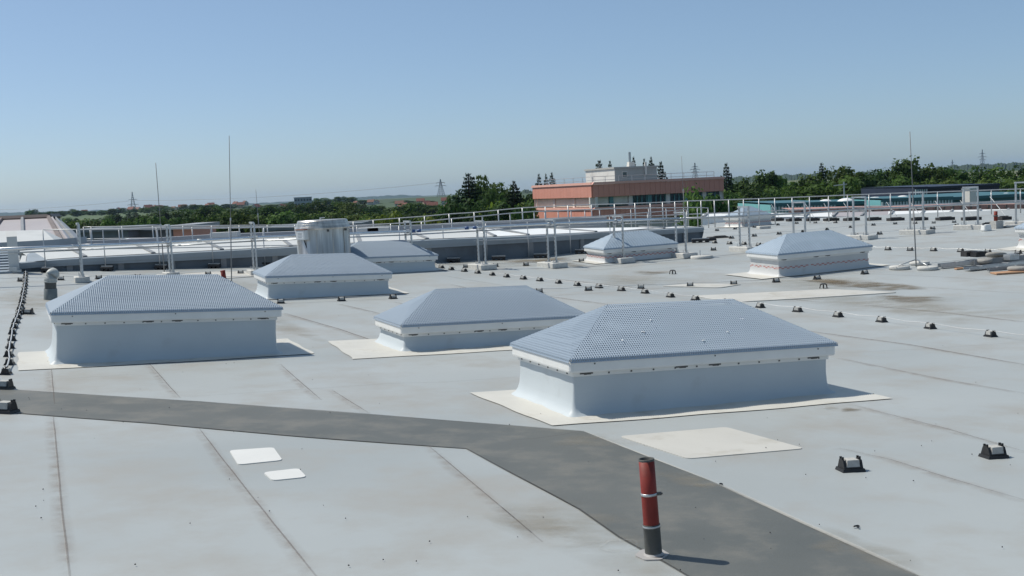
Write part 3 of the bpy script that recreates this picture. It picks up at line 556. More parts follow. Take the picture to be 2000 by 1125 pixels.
# ------------------------------------------------------------------ left: faded hip-roofed hall, white lantern, cabinet, stepped sheets
t = thing('hip_roof_hall', 'faded pink hip-roofed hall at the left edge', 'hall', at(0, 480, 48))
rl0, rl1, rl2 = at(-160, 436, 60), at(95, 425.5, 60), at(113, 424, 64); e0, e1, e2_ = at(-200, 492, 48), at(121, 474.5, 48), at(164, 470, 58)
mb = MB(); mb.add([e0, e1, rl1, rl0], [(0, 1, 2, 3)]); mb.build('roof_slope', 'pinkroof', t, world=True)
mb = MB(); mb.add([e1, e2_, rl2, rl1], [(0, 1, 2, 3)]); mb.build('roof_slope', 'greypanel', t, world=True)
mb = MB(); mb.add([e2_, e2_ + Vector((-20, 12, 0)), rl2 + Vector((-12, 4, 0)), rl2], [(0, 1, 2, 3)]); mb.build('roof_slope', 'pinkroof', t, world=True)
up = Vector((0, 0, .05))
for p, q, w, m in [(rl0, rl1, .35, 'brownstrip'), (rl1, rl2, .35, 'brownstrip'), (e1, rl1, .22, 'brownstrip'), (e0 + (e1 - e0) * .765, rl0 + (rl1 - rl0) * .80, .18, 'strap'), (e0 + (e1 - e0) * .50, rl0 + (rl1 - rl0) * .64, .18, 'brownstrip'), (e1 + (e2_ - e1) * .55, rl1 + (rl2 - rl1) * .55, .2, 'strap'), (e1 + (e2_ - e1) * .22, rl1 + (rl2 - rl1) * .22, .2, 'pinkroof')]:
    mb = MB(); mb.tube([p + up, q + up], w / 2, 6); mb.build('ridge_strip', m, t, world=True)
mb = MB(); mb.add([e0, e1, e2_, e2_ - Vector((0, 0, 16)), e1 - Vector((0, 0, 16)), e0 - Vector((0, 0, 16))], [(0, 1, 4, 5), (1, 2, 3, 4)]); mb.build('wall', 'plinth', t, world=True)
t = thing('white_lantern', 'low white roof lantern in front of the faded pink hall', 'roof lantern', at(50, 492, 36)); a0, a1 = at(-60, 477, 35), at(105, 468, 36); b0, b1 = at(-30, 452, 37.5), at(85, 449, 38.5)
mb = MB(); mb.add([a0, a1, b1, b0], [(0, 1, 2, 3)]); mb.add([a1, b1, b1 + Vector((.4, 1.2, -.5))], [(0, 1, 2)][:1] and [(0, 2, 1)]); mb.build('lantern_top', 'whitepanel', t, world=True)
mb = MB(); d3 = Vector((0, 0, .55)); mb.add([a0, a1, a1 - d3, a0 - d3, a1 + Vector((.3, 2, 0)), a1 + Vector((.3, 2, 0)) - d3], [(0, 3, 2, 1), (1, 2, 5, 4)]); mb.build('lantern_wall', 'paint_g', t, world=True)
p = on(28.5, 532); t = thing('sheet_cabinet', 'tall white sheet metal cabinet at the left end of the curved wall', 'cabinet', p, zaxes(.42)); h_ = zpix(p.x, p.y, 462) - p.z; mb = MB(); mb.box((0, 0, h_ / 2), (.22, .3, h_)); mb.add([(-.12, -.16, h_), (.12, -.16, h_), (.12, .25, h_ + .13), (-.12, .25, h_ + .13)], [(0, 1, 2, 3)]); mb.build('body', 'whitepanel', t)
mb = MB(); mb.box((0, -.0, .03), (.3, .36, .06)); mb.box((-.02, -.2, .09), (.16, .08, .1)); mb.build('foot', 'galv', t)
t = thing('stepped_sheet', 'grey stepped metal sheets at the left edge', 'metal sheet', on(10, 534))
for k in range(8):
    y0 = 534 - k * 4.6; mb = MB(); q0, q1 = on(-45, y0 + 3), on(24 - k * 1.2, y0); up = Vector((0, 0, .05 + .012 * k)); mb.add([q0, q1, q1 + up, q0 + up, q1 + up + Vector((0, .62, .0)), q0 + up + Vector((0, .62, .0))], [(0, 1, 2, 3), (3, 2, 4, 5)]); mb.build('slat', 'paint_g', t, world=True)
# low buildings seen under the left railing
for x0, x1, yt, D, m, lb, rm in [(150, 250, 455, 95, 'plinth', 'low dark roofed shed under the left railing', 'plinth'), (255, 338, 453, 98, 'plinth', 'second low dark shed under the left railing', 'plinth'), (338, 374, 447, 96, 'fas_l', 'small reddish flat building under the left railing', 'greypanel'), (520, 700, 451, 92, 'plinth', 'low dark building left and right of the drum', 'plinth')]:
    a, b = at(x0, yt, D), at(x1, yt - (x1 - x0) * .045, D); t = thing('low_building', lb, 'building', Vector((a.x, a.y, 0)), None, 'low buildings beyond the roof'); mb = MB(); mb.box(((b.x - a.x) / 2, 4, a.z / 2), (b.x - a.x, 8, a.z)); mb.build('wall', m, t); mb = MB(); mb.box(((b.x - a.x) / 2, 4, a.z + .15), (b.x - a.x + .6, 8.6, .3)); mb.build('roof', rm, t)
    for k in range(3): mb = MB(); mb.box(((b.x - a.x) * (k + .5) / 3, -.03, a.z - 1.3), (1.2, .08, 1.0)); mb.build('window', 'pane', t)
# ------------------------------------------------------------------ the roof
def edge(X): return lerp_tab([(-20, 43), (0, 44), (7, 46), (10, 54), (40, 50)], X)
mb = MB(); idx = {}; st = .5
xs = [-18 + i * st for i in range(int(52 / st) + 1)]; ys = [-6 + j * st for j in range(int(60 / st) + 1)]
for i, x in enumerate(xs):
    for j, y in enumerate(ys):
        if y <= edge(x) + st: idx[i, j] = len(mb.v); mb.v.append(Vector((x, y, zr(x, y))))
for (i, j) in list(idx):
    k = [(i, j), (i + 1, j), (i + 1, j + 1), (i, j + 1)]
    if all(q in idx for q in k): mb.f.append(tuple(idx[q] for q in k))
roof = struct(mb.build('roof', 'roof', None, True))
# walls of the building below the roof
mb = MB()
per = [(-18, -6), (34, -6), (34, edge(34)), (10, 54), (7, 46), (0, 44), (-18, 43)]
for (a, b), (c, d) in zip(per, per[1:] + per[:1]):
    mb.add([(a, b, 0), (c, d, 0), (c, d, zr(c, d) - .05), (a, b, zr(a, b) - .05)], [(0, 1, 2, 3)])
tag(mb.build('building_wall', 'paint_g'), 'pale grey walls below the edge of the flat roof', 'wall')
def resample(P, step):
    out = [P[0]]
    for a, b in zip(P, P[1:]):
        n = max(1, int((b - a).length / step))
        out += [a + (b - a) * (k / n) for k in range(1, n + 1)]
    return out
def ribbon(name, px, w, m, h=.004, fade=True, wob=0., parent=None, world=None):
    P = resample(world or [on(*p) for p in px], .35); mb = MB(); uv = []
    n = len(P)
    for i, p in enumerate(P):
        d = P[min(i + 1, n - 1)] - P[max(i - 1, 0)]; s = Vector((d.y, -d.x, 0)).normalized()
        jit = rnd.uniform(-wob, wob)
        e = min(1, min(i, n - 1 - i) / 2 + .3)
        for k, u in ((-1, 0 if fade else e), (0, e), (1, 0 if fade else e)):
            q = p + s * (k * w / 2 + jit); mb.v.append(Vector((q.x, q.y, zr(q.x, q.y) + h + (.006 if q.y > 24 else 0)))); uv.append((u, i))
        if i: o = 3 * i; mb.f += [(o - 3, o - 2, o + 1, o), (o - 2, o - 1, o + 2, o + 1)]
    return mb.build(name, m, parent or roof, True, uvs=uv)
def sheet(name, A, B, m, n1=24, n2=6, h=.004, parent=None):
    """conforming sheet between two pixel polylines"""
    def samp(px):
        P = [on(*p) for p in px]; L = [0]
        for a, b in zip(P, P[1:]): L.append(L[-1] + (b - a).length)
        tab = list(zip(L, P)); out = []
        for k in range(n1 + 1):
            s = L[-1] * k / n1; i = max(q for q in range(len(L)) if L[q] <= s + 1e-6); i = min(i, len(P) - 2)
            t = (s - L[i]) / (L[i + 1] - L[i]); out.append(P[i] + (P[i + 1] - P[i]) * t)
        return out
    a, b = samp(A), samp(B); mb = MB()
    for p, q in zip(a, b):
        for k in range(n2 + 1):
            r = p + (q - p) * (k / n2); mb.v.append(Vector((r.x, r.y, zr(r.x, r.y) + h)))
    for i in range(n1):
        for k in range(n2):
            o = i * (n2 + 1) + k; mb.f.append((o, o + n2 + 1, o + n2 + 2, o + 1))
    return mb
wa = sheet('', [(-90, 754), (0, 760), (390, 785), (700, 808), (1000, 832), (1140, 843)], [(-90, 797), (0, 805), (300, 828), (600, 855), (910, 877)], 'walk', 26, 6)
wb = sheet('', [(1140, 843), (1400, 945), (1640, 1055), (1800, 1128), (2100, 1265)], [(910, 877), (1000, 925), (1130, 995), (1210, 1050), (1300, 1100), (1360, 1137), (1560, 1260)], 'walk', 24, 6)
wa.add(wb.v, wb.f)
for v_ in wa.v: v_.z += .0002 * math.sin(v_.x * 40)
walk = struct(wa.build('walkway', 'walk', None, True))
EDGES = [[(-60, 803 - 3.5), (0, 805), (300, 828), (600, 855), (910, 877)], [(910, 877), (1000, 925), (1130, 995), (1210, 1050), (1300, 1100), (1360, 1137)], [(0, 760), (390, 785), (700, 808), (1000, 832), (1140, 843)]]
PALE = [[(1140, 843), (1400, 945)], [(1400, 945), (1640, 1055), (1800, 1128)]]
# membrane laps: a dark welded edge with grime collected beside it
LAPS = [[(100, 720), (107, 790)], [(104, 812), (118, 960), (137, 1140)], [(290, 708), (352, 778)], [(388, 836), (470, 942), (625, 1135)],
        [(548, 712), (628, 782)], [(838, 872), (960, 975), (1060, 1060)], [(648, 762), (722, 808)], [(1640, 700), (1842, 741), (2010, 770)],
        [(1572, 646), (1775, 673), (2010, 714)], [(1640, 876), (1740, 898), (1840, 930), (2010, 980)], [(664, 594), (749, 614)],
        [(556, 612), (660, 642), (736, 668)], [(1660, 790), (1850, 838), (2010, 885)], [(880, 556), (960, 572), (1040, 585)], [(1050, 576), (1200, 596)],
        [(1080, 545), (1260, 563)], [(770, 590), (850, 604)], [(1690, 596), (1850, 611), (2010, 630)], [(1460, 575), (1600, 590)]]
for i, px in enumerate(LAPS):
    ribbon('seam_grime', [(x - 6, y) for x, y in px], .13 if i < 8 else .16, 'seamdirt', .003, True, .01)
    ribbon('seam', px, .011 if on(*px[0]).y < 14 else .03, 'seam', .0045, False, .002)
THIN = [[(108, 742), (240, 733), (312, 729)], [(360, 776), (560, 763), (760, 750), (870, 747), (1015, 737)], [(1630, 691), (1800, 682), (2010, 668)],
        [(-20, 777), (62, 763)], [(985, 862), (1050, 857), (1100, 850), (1134, 842)], [(1160, 872), (1246, 866)], [(1490, 846), (1525, 843)],
        [(0, 618), (55, 611), (105, 606)], [(545, 594), (770, 583), (1000, 572)], [(0, 566), (100, 562)], [(0, 552), (300, 542), (520, 534)],
        [(1700, 535), (1830, 541), (2010, 551)], [(1680, 550), (1800, 561), (2010, 574)], [(1720, 498), (1860, 505), (2000, 509)], [(1705, 512), (1810, 516)],
        [(860, 538), (900, 545), (1000, 561)], [(1100, 529), (1180, 527), (1330, 510)], [(1140, 545), (1280, 556)], [(1330, 505), (1460, 500)],
        [(1250, 528), (1450, 513)], [(1330, 480), (1480, 470)], [(1560, 470), (1760, 462), (1990, 470)], [(1540, 455), (1640, 444), (1760, 438)],
        [(1400, 520), (1470, 513)], [(1700, 476), (1900, 472)], [(1000, 585), (1080, 578), (1300, 563), (1520, 550), (1700, 531), (1760, 524)]]
for px in THIN: ribbon('seam', px, .008 if on(*px[0]).y < 14 else .022, 'seam', .0062, False, .002)
for px in EDGES: ribbon('edge_joint', px, .014, 'edgeline', .0065, False, .004, walk)
for i, px in enumerate(PALE): ribbon('edge_joint', px, .02 if i == 0 else .035, 'edgepale', .0065, False, .004, walk)
def blot(px, py, rx, ry, m, h=.008, ang=0.):
    mb = MB(); uv = []; n = 28
    c = on(px, py); mb.v.append(Vector((c.x, c.y, zr(c.x, c.y) + h))); uv.append((1, 0))
    for k, u in ((.33, .95), (.66, .6), (1., 0)):
        for j in range(n):
            a = 2 * math.pi * j / n; w = 1 + .18 * math.sin(3 * a + px) + .1 * math.sin(5 * a + py)
            dx, dy = rx * k * w * math.cos(a), ry * k * w * math.sin(a)
            p = on(px + dx * math.cos(ang) - dy * math.sin(ang), py + dx * math.sin(ang) + dy * math.cos(ang))
            mb.v.append(Vector((p.x, p.y, zr(p.x, p.y) + h))); uv.append((u, 0))
    for j in range(n): mb.f.append((0, 1 + j, 1 + (j + 1) % n))
    for k in range(2):
        for j in range(n):
            a, b = 1 + k * n + j, 1 + k * n + (j + 1) % n; mb.f.append((a, a + n, b + n, b))
    return mb.build('silt_stain', m, roof, True, uvs=uv)
for a in [(1730, 560, 70, 9, 'dirt', .012, .06), (1660, 556, 60, 7, 'dirt', .013, .08), (1775, 584, 75, 7, 'dirt', .010, .03), (1620, 551, 50, 5, 'dirt', .014, .05),
          (1272, 533, 45, 3.5, 'dirt', .012), (1060, 510, 70, 6, 'dirt', .012, -.03), (1110, 517, 45, 4, 'dirt', .016, .1), (1195, 508, 30, 3, 'dirt', .018), (1660, 801, 22, 4, 'dirt', .005), (1622, 797, 16, 4, 'dirt_l', .006),
          (1150, 1050, 190, 60, 'dirt_l', .004, .35), (1050, 1020, 110, 30, 'dirt_l', .0055, .3), (1700, 590, 190, 18, 'dirt_l', .007, .03), (1240, 548, 110, 12, 'dirt_l', .008), (1850, 610, 160, 22, 'dirt_l', .006, .05),
          (1600, 555, 120, 14, 'dirt_l', .009), (960, 515, 120, 8, 'dirt_l', .010), (1700, 1075, 120, 22, 'dirt_l', .0045, .35), (1620, 1068, 40, 14, 'dirt_l', .0065), (1150, 862, 70, 14, 'dirt_l', .0065), (400, 560, 150, 12, 'dirt_l', .006),
          (1330, 935, 60, 14, 'dirt_l', .0055, .2), (1380, 950, 30, 6, 'dirt_l', .0055), (60, 590, 70, 25, 'dirt_l', .006), (560, 640, 80, 14, 'dirt_l', .006, .3)]: blot(*a)
def ring(px, py, rx, ry, h=.0072):
    mb = MB(); uv = []; n = 40
    for k, u in ((.80, 0), (.90, .9), (.96, 1), (1., 0)):
        for j in range(n):
            a = 2 * math.pi * j / n; w = 1 + .14 * math.sin(2 * a + px) + .07 * math.sin(5 * a + py); p = on(px + rx * k * w * math.cos(a), py + ry * k * w * math.sin(a)); mb.v.append(Vector((p.x, p.y, zr(p.x, p.y) + h))); uv.append((u, 0))
    for k in range(3):
        for j in range(n): a, b = k * n + j, k * n + (j + 1) % n; mb.f.append((a, a + n, b + n, b))
    mb.build('water_mark', 'ring', roof, True, uvs=uv)
for a in [(1277, 946, 24, 7), (1210, 1068, 42, 12)]: ring(*a)
def patch(px, m, rad=.06, h=.007):
    P = [on(*p) for p in px]; n = len(P); B = []
    for i, p in enumerate(P):
        a = (P[i - 1] - p); b = (P[(i + 1) % n] - p); r = min(rad, a.length / 3, b.length / 3)
        pa, pb = p + a.normalized() * r, p + b.normalized() * r
        for k in range(5):
            t = k / 4; B.append(pa * (1 - t) ** 2 + p * (2 * t * (1 - t)) + pb * t * t)
    B = resample(B + [B[0]], .5)[:-1]
    c = sum(P, Vector()) / n; mb = MB(); k = 5
    mb.v.append(Vector((c.x, c.y, zr(c.x, c.y) + h)))
    for q in range(1, k + 1):
        for b in B:
            p = c + (b - c) * (q / k); mb.v.append(Vector((p.x, p.y, zr(p.x, p.y) + h)))
    nb = len(B)
    for b in B: mb.v.append(Vector((b.x, b.y, zr(b.x, b.y) + .0005)))
    for j in range(nb): mb.f.append((0, 1 + j, 1 + (j + 1) % nb))
    for q in range(k):
        for j in range(nb):
            a, b = 1 + q * nb + j, 1 + q * nb + (j + 1) % nb; mb.f.append((a, a + nb, b + nb, b))
    return mb
for px, m, r, h in [([(1209, 853), (1418, 835), (1572, 877), (1343, 897)], 'patch', .06, .006), ([(448, 881), (534, 875), (552, 900), (465, 909)], 'patch_new', .05, .007),
                    ([(514, 924), (583, 916), (599, 933), (532, 940)], 'patch_new', .05, .007), ([(1350, 579), (1617, 566), (1755, 572), (1442, 591)], 'patch', .1, .016),
                    ([(1290, 560), (1352, 555), (1450, 556), (1406, 563)], 'patch', .1, .016), ([(333, 543), (368, 534), (440, 530), (505, 532), (495, 541), (400, 547)], 'patch', .1, .016)]:
    patch(px, m, r, h).build('patch', m, roof)
# ------------------------------------------------------------------ skylights
def tape_mat():
    m = bpy.data.materials.new('warning_tape'); m.use_nodes = True; N, L = m.node_tree.nodes, m.node_tree.links
    b = N['Principled BSDF']; uv = N.new('ShaderNodeTexCoord'); ck = N.new('ShaderNodeTexChecker'); ck.inputs['Scale'].default_value = 1
    mp = N.new('ShaderNodeMapping'); mp.inputs['Scale'].default_value = (14, 30, 1); L.new(uv.outputs['UV'], mp.inputs[0]); L.new(mp.outputs[0], ck.inputs[0])
    ck.inputs[1].default_value = (.45, .20, .18, 1); ck.inputs[2].default_value = (.52, .52, .52, 1); L.new(ck.outputs[0], b.inputs['Base Color']); b.inputs['Roughness'].default_value = .5
    return m
M['tape'] = tape_mat()
def skylight(o, yaw, L, W, h, rh, rl, label, old=False, near=True, flange=None, margins=(.4, .14, .4, .2), slots=True):
    P = Vector((o[0], o[1], zr(o[0], o[1]))); ax = frame_at(P, yaw)
    t = thing('skylight', label, 'skylight', P, ax, 'hipped skylights on the flat roof'); inv = t.matrix_world.inverted()
    def conf(x, y, d):                        # roof-hugging local point
        q = P + ax[0] * x + ax[1] * y; return inv @ Vector((q.x, q.y, zr(q.x, q.y) + d))
    # flange sheet welded to the roof, with a wavering edge
    mb = MB(); n1, n2 = 30, 14
    if flange:
        a, b, c = [inv @ on(*p) for p in flange]           # back-left, front-left, front-right
        cs = (b, c, c + (a - b), a)
    else:
        ml, mf, mr_, mk = margins; cs = [Vector(p) for p in ((-ml, -mf, 0), (L + mr_, -mf, 0), (L + mr_, W + mk, 0), (-ml, W + mk, 0))]
    for i in range(n1 + 1):
        for j in range(n2 + 1):
            u, v = i / n1, j / n2
            q = cs[0] * (1 - u) * (1 - v) + cs[1] * u * (1 - v) + cs[2] * u * v + cs[3] * (1 - u) * v
            w = .012 * math.sin(u * 17 + o[0]) * (1 if j == 0 else 0) + .01 * math.sin(v * 13) * (1 if i in (0, n1) else 0)
            rim = i in (0, n1) or j in (0, n2)
            mb.v.append(conf(q.x + (w if i in (0, n1) else 0), q.y + (w if j == 0 else 0), (.008 if o[1] < 20 else .016) + (.004 * math.sin(u * 31 + v * 9) if not rim else 0)))
    for i in range(n1):
        for j in range(n2): k = i * (n2 + 1) + j; mb.f.append((k, k + n2 + 1, k + n2 + 2, k + 1))
    mb.build('flange', 'flange', t, True)
    # curb with coved foot
    def rect(off, z, r=.03, n=4, wob=0.):
        out = []; r += off * .5
        x0, y0, x1, y1 = -off, -off, L + off, W + off
        for (cx, cy, a0) in ((x0 + r, y0 + r, 180), (x1 - r, y0 + r, 270), (x1 - r, y1 - r, 0), (x0 + r, y1 - r, 90)):
            for k in range(n + 1):
                a = math.radians(a0 + 90 * k / n); out.append((cx + r * math.cos(a), cy + r * math.sin(a), z))
            # points along the straight run for a slightly wavy foot
            nx = {180: (x1 - r, y0), 270: (x1, y1 - r), 0: (x0 + r, y1), 90: (x0, y0 + r)}[a0]; s = out[-1]
            for k in range(1, 9):
                f = k / 9; wv = wob * math.sin(f * 21 + a0)
                px_, py_ = s[0] + (nx[0] - s[0]) * f, s[1] + (nx[1] - s[1]) * f
                out.append((px_ + (wv if a0 in (270, 90) else 0), py_ + (wv if a0 in (180, 0) else 0), z))
        return out
    fl = .095
    prof = [(fl + .02, -.02), (fl * .8, .012), (fl * .5, .035), (fl * .25, .075), (fl * .1, .13), (0, .22 * h / .45), (0, h - .04)]
    mb = MB(); mb.rings([rect(a, z, wob=.012 if z < .05 else .003) for a, z in prof])
    for i, v in enumerate(mb.v[:2 * len(rect(0, 0))]):
        c = conf(v.x, v.y, .0); v.z = max(v.z, v.z + c.z)
    mb.build('curb', 'curb_old' if old else 'curb', t, True)
    ov = .06
    mb = MB(); mb.rings([rect(a, z, .012) for a, z in ((.004, h - .075), (ov, h - .075), (ov + .004, h - .06), (ov + .004, h + .02), (ov - .006, h + .042), (ov - .03, h + .05), (-.05, h + .05))])
    mb.build('fascia', 'white', t)
    mb = MB(); mb.rings([rect(a, z, .012) for a, z in ((.002, h - .118), (.014, h - .118), (.014, h - .076), (.002, h - .076))]); mb.build('clamp_bar', 'white', t)
    z0 = h + .052
    if near:
        mb = MB()
        for x in [L * (k + .5) / 12 for k in range(12)]: mb.box((x, -.017, h - .098), (.014, .008, .014))
        for y in [W * (k + .5) / 6 for k in range(6)]: mb.box((-.017, y, h - .098), (.008, .014, .014))
        for x in (.18, L * .52, L - .16): mb.box((x, -ov - .006, h + .0), (.012, .006, .012))
        stuff(mb.build('screws', 'screw', t))
    if slots:
        for x in (.12, L * .40, L * .53, L - .18):
            mb = MB(); mb.box((x, -.0165, h - .092), (.13, .006, .012)); mb.box((x + .01, -.0165, h - .100), (.07, .006, .008)); mb.build('bracket_slot', 'screw', t)
    # milky dome under the guard
    e = ov + .006; x0, x1, y0, y1 = -e, L + e, -e, W + e; rx0, rx1, yc = L / 2 - rl * L / 2, L / 2 + rl * L / 2, W / 2
    mb = MB(); s = .90
    mb.add([(x0 + .02, y0 + .02, z0 - .01), (x1 - .02, y0 + .02, z0 - .01), (x1 - .02, y1 - .02, z0 - .01), (x0 + .02, y1 - .02, z0 - .01), (rx0, yc, z0 + rh * s - .02), (rx1, yc, z0 + rh * s - .02)],
           [(0, 1, 5, 4), (1, 2, 5), (2, 3, 4, 5), (3, 0, 4)])
    mb.build('dome', 'dome', t)
    # four guard sheets, ribs running up the slope
    def panel(a, b, ta, tb, nin, name):
        """a->b foot line, ta->tb ridge line projected on it (fractions), nin inward vector to ridge"""
        a, b = Vector(a), Vector(b); d = (b - a); Ln = d.length; d.normalize(); run = Vector(nin); up = Vector((0, 0, rh)); sl = (run + up)
        nrm = d.cross(sl).normalized()
        pitch = .024 if near else .08; seg = 4 if near else 2; amp = .0034 if near else .004
        nr_ = int(Ln / pitch); n = nr_ * seg; pe = Ln / nr_; mb = MB(); uv = []
        for i in range(n + 1):
            x = Ln * i / n; f = (i % seg) / seg; z = amp * (2 * abs(2 * f - 1) - 1) if seg > 2 else amp * (1 if i % 2 else -1)
            tm = 1.0
            if x < ta * Ln: tm = x / (ta * Ln)
            elif x > tb * Ln: tm = (Ln - x) / (Ln - tb * Ln)
            base = a + d * x
            low = base - run.normalized() * .012 + Vector((0, 0, -.035)) - run.normalized() * (z * .6)
            mb.v += [low, base + nrm * z, base + sl * (tm * .5) + nrm * (z + .010 * tm), base + sl * tm + nrm * z]
            s_ = sl.length; ux = i / seg * .024; uv += [(ux, -.04), (ux, 0), (ux, s_ * tm * .5), (ux, s_ * tm)]
            if i:
                o_ = 4 * i
                for k in range(3): mb.f.append((o_ - 4 + k, o_ + k, o_ + k + 1, o_ - 3 + k))
        return mb.build(name, 'guard' if near else 'guard_far', t, False, uvs=uv)
    Lx = x1 - x0; Wy = y1 - y0
    fa, fb = (rx0 - x0) / Lx, (rx1 - x0) / Lx
    panel((x0, y0, z0), (x1, y0, z0), fa, fb, (0, yc - y0, 0), 'guard_panel')
    panel((x1, y1, z0), (x0, y1, z0), 1 - fb, 1 - fa, (0, yc - y1, 0), 'guard_panel')
    panel((x0, y1, z0), (x0, y0, z0), .5, .5001, (rx0 - x0, 0, 0), 'guard_panel')
    panel((x1, y0, z0), (x1, y1, z0), .5, .5001, (rx1 - x1, 0, 0), 'guard_panel')
    if old:
        zt = h * .36; mb = MB(); uv = []
        R = [rect(.006 + (fl * .1 if zt < .15 else 0), z, .012) for z in (zt, zt + .05)]; mb.rings(R); acc = 0
        for k, g in enumerate(R):
            acc = 0
            for i, q in enumerate(g):
                if i: acc += (Vector(q) - Vector(g[i - 1])).length
                uv.append((acc, k * .067))
        mb.build('warning_tape', 'tape', t, uvs=uv)
    if flange and o[0] > 0:
        mb = MB()
        for fx, fy in ((.30, .45), (.36, .7), (.5, .2), (.62, .35), (.72, .62), (.2, .3)):
            x, tt = L * fx, fy * .9; y = y0 + tt * (yc - y0); z = z0 + tt * rh + .012
            for k in range(3): mb.box((x + rnd.uniform(-.015, .015), y - .008 * k, z + rnd.uniform(-.004, .002)), (.012, .016, .004), None, .6)
        stuff(mb.build('bird_droppings', 'whitebright', t))
    return t
skylight((.51, 10.11), .369, 2.773, 1.337, .477, .414, .511, 'largest skylight on a tall grey curb in front, behind the red pipe', flange=[(917, 768), (1078, 833), (1744, 779)])
skylight((-5.54, 13.51), .418, 2.66, 1.285, .581, .394, .509, 'tall-sided skylight at the left, beside the row of black holders', flange=[(36, 689), (34, 725), (615, 691)])
skylight((-1.46, 14.80), .409, 2.656, 1.09, .309, .405, .516, 'low skylight in the middle, overlapped by the largest one', flange=[(640, 667), (690, 702), (1190, 672)])
skylight((-4.73, 21.77), .407, 2.43, 1.103, .407, .369, .506, 'skylight standing right in front of the stainless steel drum', margins=(.12, .12, .4, .2))
q = on(850, 529); ea = .41
skylight((q.x - 2.4 * math.cos(ea), q.y - 2.4 * math.sin(ea)), ea, 2.4, 1.05, .37, .34, .47, 'skylight half hidden behind the stainless steel drum', margins=(.12, .1, .3, .2))
skylight((2.39, 28.5), .459, 2.138, .901, .332, .333, .497, 'white skylight with red tape in front of the dark curved wall', True, False, margins=(.35, .1, .5, .2))
skylight((5.72, 23.99), .42, 2.442, 1.026, .458, .361, .486, 'white skylight with a red and white tape band, right of centre', True, False, margins=(.55, .12, .5, .2))
q = on(1449, 443.5)
skylight((q.x, q.y), .637, 1.81, .914, .386, .40, .184, 'small far pyramid skylight just below the right-hand railing', True, False, margins=(.5, .15, .3, .2), slots=False)
q = on(1990, 484); e2 = Vector((-math.sin(.42), math.cos(.42)))
skylight((q.x - e2.x * 1.0, q.y - e2.y * 1.0), .42, 2.4, 1.0, .45, .36, .49, 'white skylight cut off by the right edge of the picture', True, False, margins=(.55, .15, .5, .2))
# ------------------------------------------------------------------ curved raised glazing band behind the roof
TAB = [(37, 531, 525.5, 513), (93, 530, 521, 508), (150, 529, 518, 504), (250, 527, 514, 499), (400, 523.5, 507, 491), (520, 520.5, 501, 485), (680, 517, 493, 476), (850, 514, 484, 467.5), (955, 507, 478, 463.5), (1036, 503.5, 473.5, 460), (1135, 493, 467.5, 455.5), (1250, 482, 461, 450), (1375, 469, 452.5, 443)]
def tabv(x, k): return lerp_tab([(r[0], r[k]) for r in TAB], x)
NS = 40; WP = []
for i in range(NS + 1):
    px = 37 + (1375 - 37) * i / NS; b = on(px, tabv(px, 1)); WP.append([px, b, zpix(b.x, b.y, tabv(px, 2)), zpix(b.x, b.y, tabv(px, 3))])
def outn(i):
    a, b = WP[max(0, i - 2)][1], WP[min(NS, i + 2)][1]; d = b - a; return Vector((-d.y, d.x, 0)).normalized()
wall = thing('curved_rooflight_wall', 'long curved grey wall with a white sloping top behind the skylights', 'wall', WP[0][1])
mb = MB(); mb2 = MB(); A, B_, Cc = [], [], []
for i, (px, b, z1, z2) in enumerate(WP):
    n = outn(i); A.append([b + n * .10 + Vector((0, 0, -.03)), Vector((b.x, b.y, z1 + .02)) + n * .10])
    dp = 3.0 * min(1, (NS - i) / 9 + .3)
    o = Vector((b.x, b.y, 0))
    zm = z1 + (z2 - z1) * .35
    B_.append([Vector((b.x, b.y, z1)) + n * .25, Vector((b.x, b.y, z1)) + n * 0, Vector((b.x, b.y, zm)), Vector((b.x, b.y, zm)) - n * .02, Vector((b.x, b.y, z2 - .02)) - n * .02, Vector((b.x, b.y, z2)) + n * .03, Vector((b.x, b.y, z2)) + n * .22])
    zb = z2 + .16 * min(1, (NS - i) / 10)
    Cc.append((Vector((b.x, b.y, z2 + .012)) + n * .2, Vector((b.x, b.y, zb + .012)) + n * dp, Vector((b.x, b.y, zb - .5)) + n * (dp + .05)))
def strips(rows):
    mb = MB(); mb.rings(rows, close=False); return mb
strips(A).build('plinth', 'plinth', wall, world=True)
strips(B_).build('fascia', 'paint_g', wall, world=True)
mb = MB(); e = B_[-1]; bb = WP[-1][1]; n = outn(NS)
mb.add([e[1], e[5], Vector((bb.x, bb.y, e[5].z)) + n * 1.6, Vector((bb.x, bb.y, e[1].z)) + n * 1.6, A[-1][0], A[-1][0] + n * 1.5], [(0, 3, 2, 1), (4, 5, 3, 0)]); mb.build('end_face', 'paint_g', wall, world=True)
joints = [1, 4, 8, 12, 16, 20, 24, 28, 30, 34, 38, 40]
for a, b in zip(joints, joints[1:]):
    mb = MB(); mb.rings([list(Cc[i]) for i in range(a, b + 1)], close=False)
    mb.build('top_panel', 'whitebright' if a >= 28 else 'whitepanel', wall, world=True)
for j in joints[1:-1]:
    d = (WP[min(NS, j + 1)][1] - WP[j - 1][1]).normalized() * .05; p, q = Cc[j][0], Cc[j][1]; sk = d * (6 if j >= 28 else -1)
    mb = MB(); mb.add([p - d, p + d, q + d + sk, q - d + sk, p - d + Vector((0, 0, .03)), p + d + Vector((0, 0, .03)), q + d + sk + Vector((0, 0, .03)), q - d + sk + Vector((0, 0, .03))], [(4, 5, 6, 7), (0, 1, 5, 4), (1, 2, 6, 5), (3, 0, 4, 7)])
    mb.build('cover_strip', 'strap', wall, world=True)
